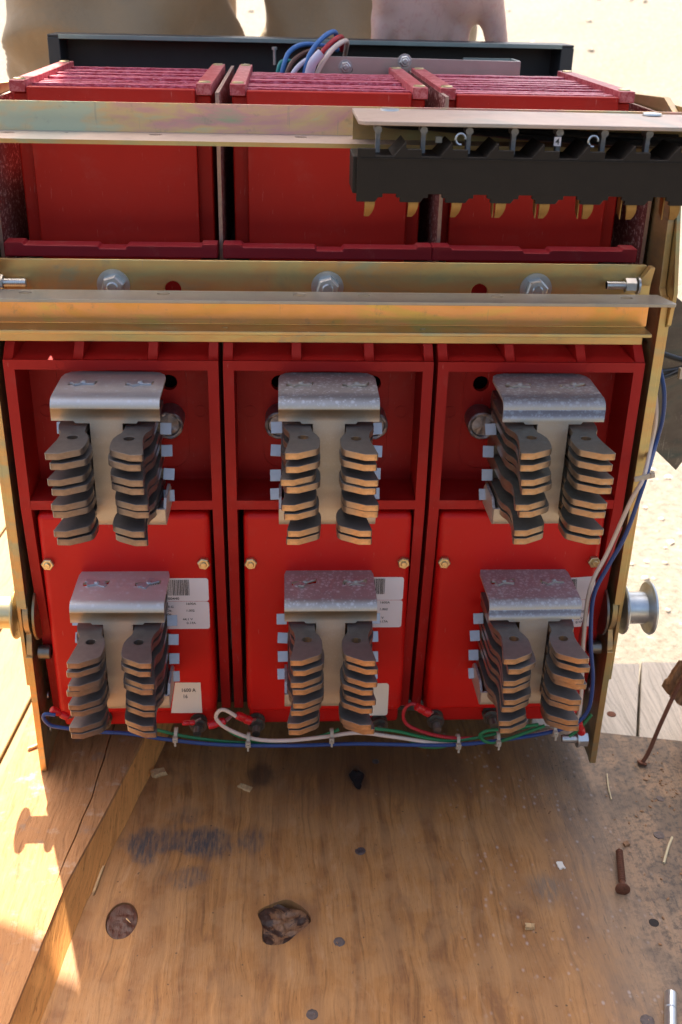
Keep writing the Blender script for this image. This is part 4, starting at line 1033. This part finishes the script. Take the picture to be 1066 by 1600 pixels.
def chunk():
    root = empty('broken_wood', (.29, .06, 0)); root.location = (0, 0, 0)
    tag(root, 'splintered brown wood chunk with a bent rusty nail at the right edge', 'broken wood')
    rnd = random.Random(8)
    for (x, y, z, l, wd, h, a) in ((.292, .045, .052, .020, .016, .040, .2), (.281, .048, .030, .016, .012, .018, .5), (.293, .044, .016, .014, .014, .018, -.3), (.300, .052, .085, .018, .016, .030, .3), (.2745, .050, .040, .007, .007, .022, .3)):
        bm = bmesh.new(); bmesh.ops.create_cube(bm, size=1); bmesh.ops.subdivide_edges(bm, edges=bm.edges, cuts=4, use_grid_fill=True)
        for v in bm.verts:
            v.co += Vector([.30*noise.noise(v.co*2.2+Vector((x*300, z*300, k*9))) for k in range(3)])
            v.co += Vector([.10*noise.noise(v.co*7+Vector((x*300, z*300, k*9))) for k in range(3)])
            v.co = Matrix.Rotation(a, 3, 'Y') @ Vector((v.co.x*l*1.3, v.co.y*wd, v.co.z*h))+Vector((x, y, z))
        obj('splintered_piece', bm, M_CHUNK, root, smooth=True, ang=25)
    bm = bmesh.new(); tube(bm, [(.2455, .0175, ZP+.002), (.2500, .0200, ZP+.010), (.2580, .027, .012), (.2680, .036, .032), (.274, .040, .045)], .0016, 10)
    lathe(bm, (.2450, .0172, ZP+.0008), (.3, .3, 1), [(0, .0038), (.0012, .0040), (.0016, .002)], 16)
    obj('bent_nail', bm, M_RUST, root, smooth=True)
    # post the chunk is nailed to, just outside the frame
    bm = bmesh.new(); box(bm, .305, .345, .035, .075, ZP+.0004, .13); obj('broken_post', bm, M_CHUNK, root, bevel=.002)
chunk()

# ================================================================ THE PERSON
def capsules(bm, L, seg=20):
    for (p0, r0, p1, r1) in L:
        p0, p1 = Vector(p0), Vector(p1)
        for p, r in ((p0, r0), (p1, r1)): bmesh.ops.create_uvsphere(bm, u_segments=seg, v_segments=seg//2, radius=r, matrix=Matrix.Translation(p))
        if (p1-p0).length > 1e-5: cyl(bm, p0, p1, r0, r1, seg)
def ell(bm, c, rx, ry, rz, rot=(0, 0, 0), seg=24):
    from mathutils import Euler
    bmesh.ops.create_uvsphere(bm, u_segments=seg, v_segments=seg//2, radius=1, matrix=Matrix.Translation(c) @ Euler(rot).to_matrix().to_4x4() @ Matrix.Diagonal((rx, ry, rz, 1)))
def person():
    GZ = -.13; root = empty('person', (0, .62, GZ)); root.location = (0, 0, 0)
    tag(root, 'person in khaki trousers standing behind the breaker, one hand on its back tray', 'person')
    # body: bare hand on the tray, unseen torso, head and other arm posed to cast shade
    bm = bmesh.new()
    hx, hy = .098, .374
    pz = .515
    # palm facing the camera, fingers down behind the tray
    ell(bm, (hx-.009, hy, pz), .046, .015, .050)
    ell(bm, (hx+.022, hy-.005, pz+.006), .028, .018, .040, (0, R(-14), 0))      # ball of the thumb
    ell(bm, (hx-.036, hy-.002, pz+.006), .018, .015, .040)                     # heel on the little finger side
    ell(bm, (hx-.008, hy+.002, pz-.030), .046, .013, .020)
    capsules(bm, [((hx+.025, hy-.004, pz+.012), .0190, (hx+.0450, hy-.005, pz-.010), .0140), ((hx+.0450, hy-.005, pz-.010), .0140, (hx+.0545, hy-.001, pz-.036), .0108), ((hx+.0545, hy-.001, pz-.036), .0108, (hx+.0625, hy+.004, pz-.066), .0088)])
    for k, (fx, ln) in enumerate(((-.042, .062), (-.020, .074), (.003, .080), (.024, .070))):
        a = Vector((hx+fx, hy, pz-.036)); b = a+Vector((fx*.06, .004, -ln*.45)); c2 = b+Vector((0, -.001, -ln*.33)); d = c2+Vector((0, -.007, -ln*.24))
        r = .0090 if k else .0080
        capsules(bm, [(a, r*1.1, b, r), (b, r, c2, r*.9), (c2, r*.9, d, r*.78)], 14)
    ell(bm, (hx+.006, hy-.012, pz+.030), .020, .010, .020)
    sh = Vector((.205, .50, 1.30)); el = Vector((.24, .50, .98)); wr = Vector((hx+.004, hy+.004, pz+.070))
    capsules(bm, [((hx, hy, pz+.030), .026, wr, .024), (wr, .024, wr+(el-wr)*.5, .034), (wr+(el-wr)*.5, .034, el, .036), (el, .038, sh, .050)])
    sh2 = Vector((-.345, .50, 1.30)); el2 = Vector((-.52, .52, 1.12)); wr2 = Vector((-.455, .43, .945))
    capsules(bm, [(wr2, .022, el2, .036), (el2, .038, sh2, .050)])
    ell(bm, (-.448, .41, .905), .020, .036, .044)
    for k in range(4): capsules(bm, [((-.448, .385+k*.017, .872), .0088, (-.440, .383+k*.017, .845), .0080), ((-.440, .383+k*.017, .845), .0080, (-.424, .383+k*.016, .835), .0070)], 10)
    capsules(bm, [((-.436, .380, .915), .012, (-.424, .365, .875), .009)], 10)
    capsules(bm, [((-.22, .50, 1.29), .075, (.08, .50, 1.29), .075), ((-.16, .67, .95), .13, (.02, .67, .95), .13), ((-.16, .57, 1.14), .12, (.01, .57, 1.14), .12), ((-.07, .50, 1.33), .055, (-.07, .44, 1.43), .052)])
    hc = Vector((-.07, .40, 1.52)); ell(bm, hc, .075, .095, .115); ell(bm, hc+Vector((0, -.030, -.060)), .050, .055, .055)
    ell(bm, hc+Vector((0, -.098, -.015)), .012, .018, .024); ell(bm, hc+Vector((0, -.088, -.062)), .022, .008, .007)
    for s in (-1, 1):
        ell(bm, hc+Vector((s*.078, .005, -.010)), .008, .018, .030); ell(bm, hc+Vector((s*.030, -.086, .018)), .015, .010, .010)
    body = obj('body', bm, M_SKIN, root, smooth=True, recalc=False)
    rm = body.modifiers.new('join', 'REMESH'); rm.mode = 'VOXEL'; rm.voxel_size = .0032; rm.use_smooth_shade = True
    sm = body.modifiers.new('soft', 'SMOOTH'); sm.factor = .8; sm.iterations = 7
    bm = bmesh.new(); ell(bm, hc+Vector((0, .018, .030)), .082, .098, .100); obj('hair', bm, M_HAIR, root, smooth=True)
    # trousers: two folded tubes and a seat
    bm = bmesh.new()
    def leg(cx, cy, top, bot, r0, r1, ph, xl):
        n, m = 120, 170; prev = None
        for j in range(m+1):
            a = j/m; z = top+(bot-top)*a; r = r0+(r1-r0)*a**.8; ring = []
            for i in range(n):
                t = 2*math.pi*i/n
                f = .0105*math.sin(3*t+z*16+ph)+.0085*math.sin(5*t-z*27+ph*2)+.0022*math.sin(11*t+z*60+ph)+.010*noise.noise(Vector((math.cos(t)*1.4+ph, math.sin(t)*1.4, z*7)))
                f += .013*max(0, 1-abs(((z*3.1+.35*math.sin(t+ph)) % .45)-.2)/.07)*(.5+.5*math.sin(t*2+ph))
                ring.append(bm.verts.new((cx+xl*a+(r+f)*math.cos(t), cy+(r*.95+f)*math.sin(t), z)))
            if prev:
                for i in range(n): bm.faces.new((prev[i], prev[(i+1)%n], ring[(i+1)%n], ring[i]))
            prev = ring
    leg(-.190, .60, .86, -.10, .125, .092, .3, -.02); leg(.062, .62, .86, -.10, .110, .088, 2.1, .01)
    ell(bm, (-.06, .66, .88), .21, .145, .14)
    # side seam and pocket edge on the outer leg
    tube(bm, [(-.300, .560, .80), (-.294, .540, .62), (-.288, .530, .52), (-.278, .528, .44), (-.270, .535, .30)], .0030, 8)
    obj('trousers', bm, M_KHAKI, root, smooth=True, ang=70, recalc=True)
    bm = bmesh.new()
    capsules(bm, [((-.165, .67, .93), .152, (.025, .67, .93), .152), ((-.17, .58, 1.12), .140, (.03, .58, 1.12), .140), ((-.23, .51, 1.28), .092, (.09, .51, 1.28), .092),
                  ((-.165, .67, .93), .150, (-.17, .58, 1.12), .140), ((.025, .67, .93), .150, (.03, .58, 1.12), .140), ((-.17, .58, 1.12), .14, (-.22, .51, 1.27), .10), ((.03, .58, 1.12), .14, (.08, .51, 1.27), .10), ((-.07, .64, .95), .15, (-.07, .52, 1.26), .10),
                  (sh, .066, sh+(el-sh)*.55, .056), (sh2, .066, sh2+(el2-sh2)*.6, .056), ((.07, .51, 1.28), .085, sh, .066), ((-.21, .51, 1.28), .085, sh2, .066)])
    shirt = obj('shirt', bm, M_SHIRT, root, smooth=True, recalc=False); rm = shirt.modifiers.new('join', 'REMESH'); rm.mode = 'VOXEL'; rm.voxel_size = .009; rm.use_smooth_shade = True
    sm = shirt.modifiers.new('soft', 'SMOOTH'); sm.factor = .8; sm.iterations = 10
    for cx, cy in ((-.21, .58), (.08, .60)):
        bm = bmesh.new(); ell(bm, (cx, cy-.06, -.09), .048, .13, .045); ell(bm, (cx, cy+.02, -.07), .045, .06, .06)
        obj('shoe', bm, M_SHOE, root, smooth=True)
person()
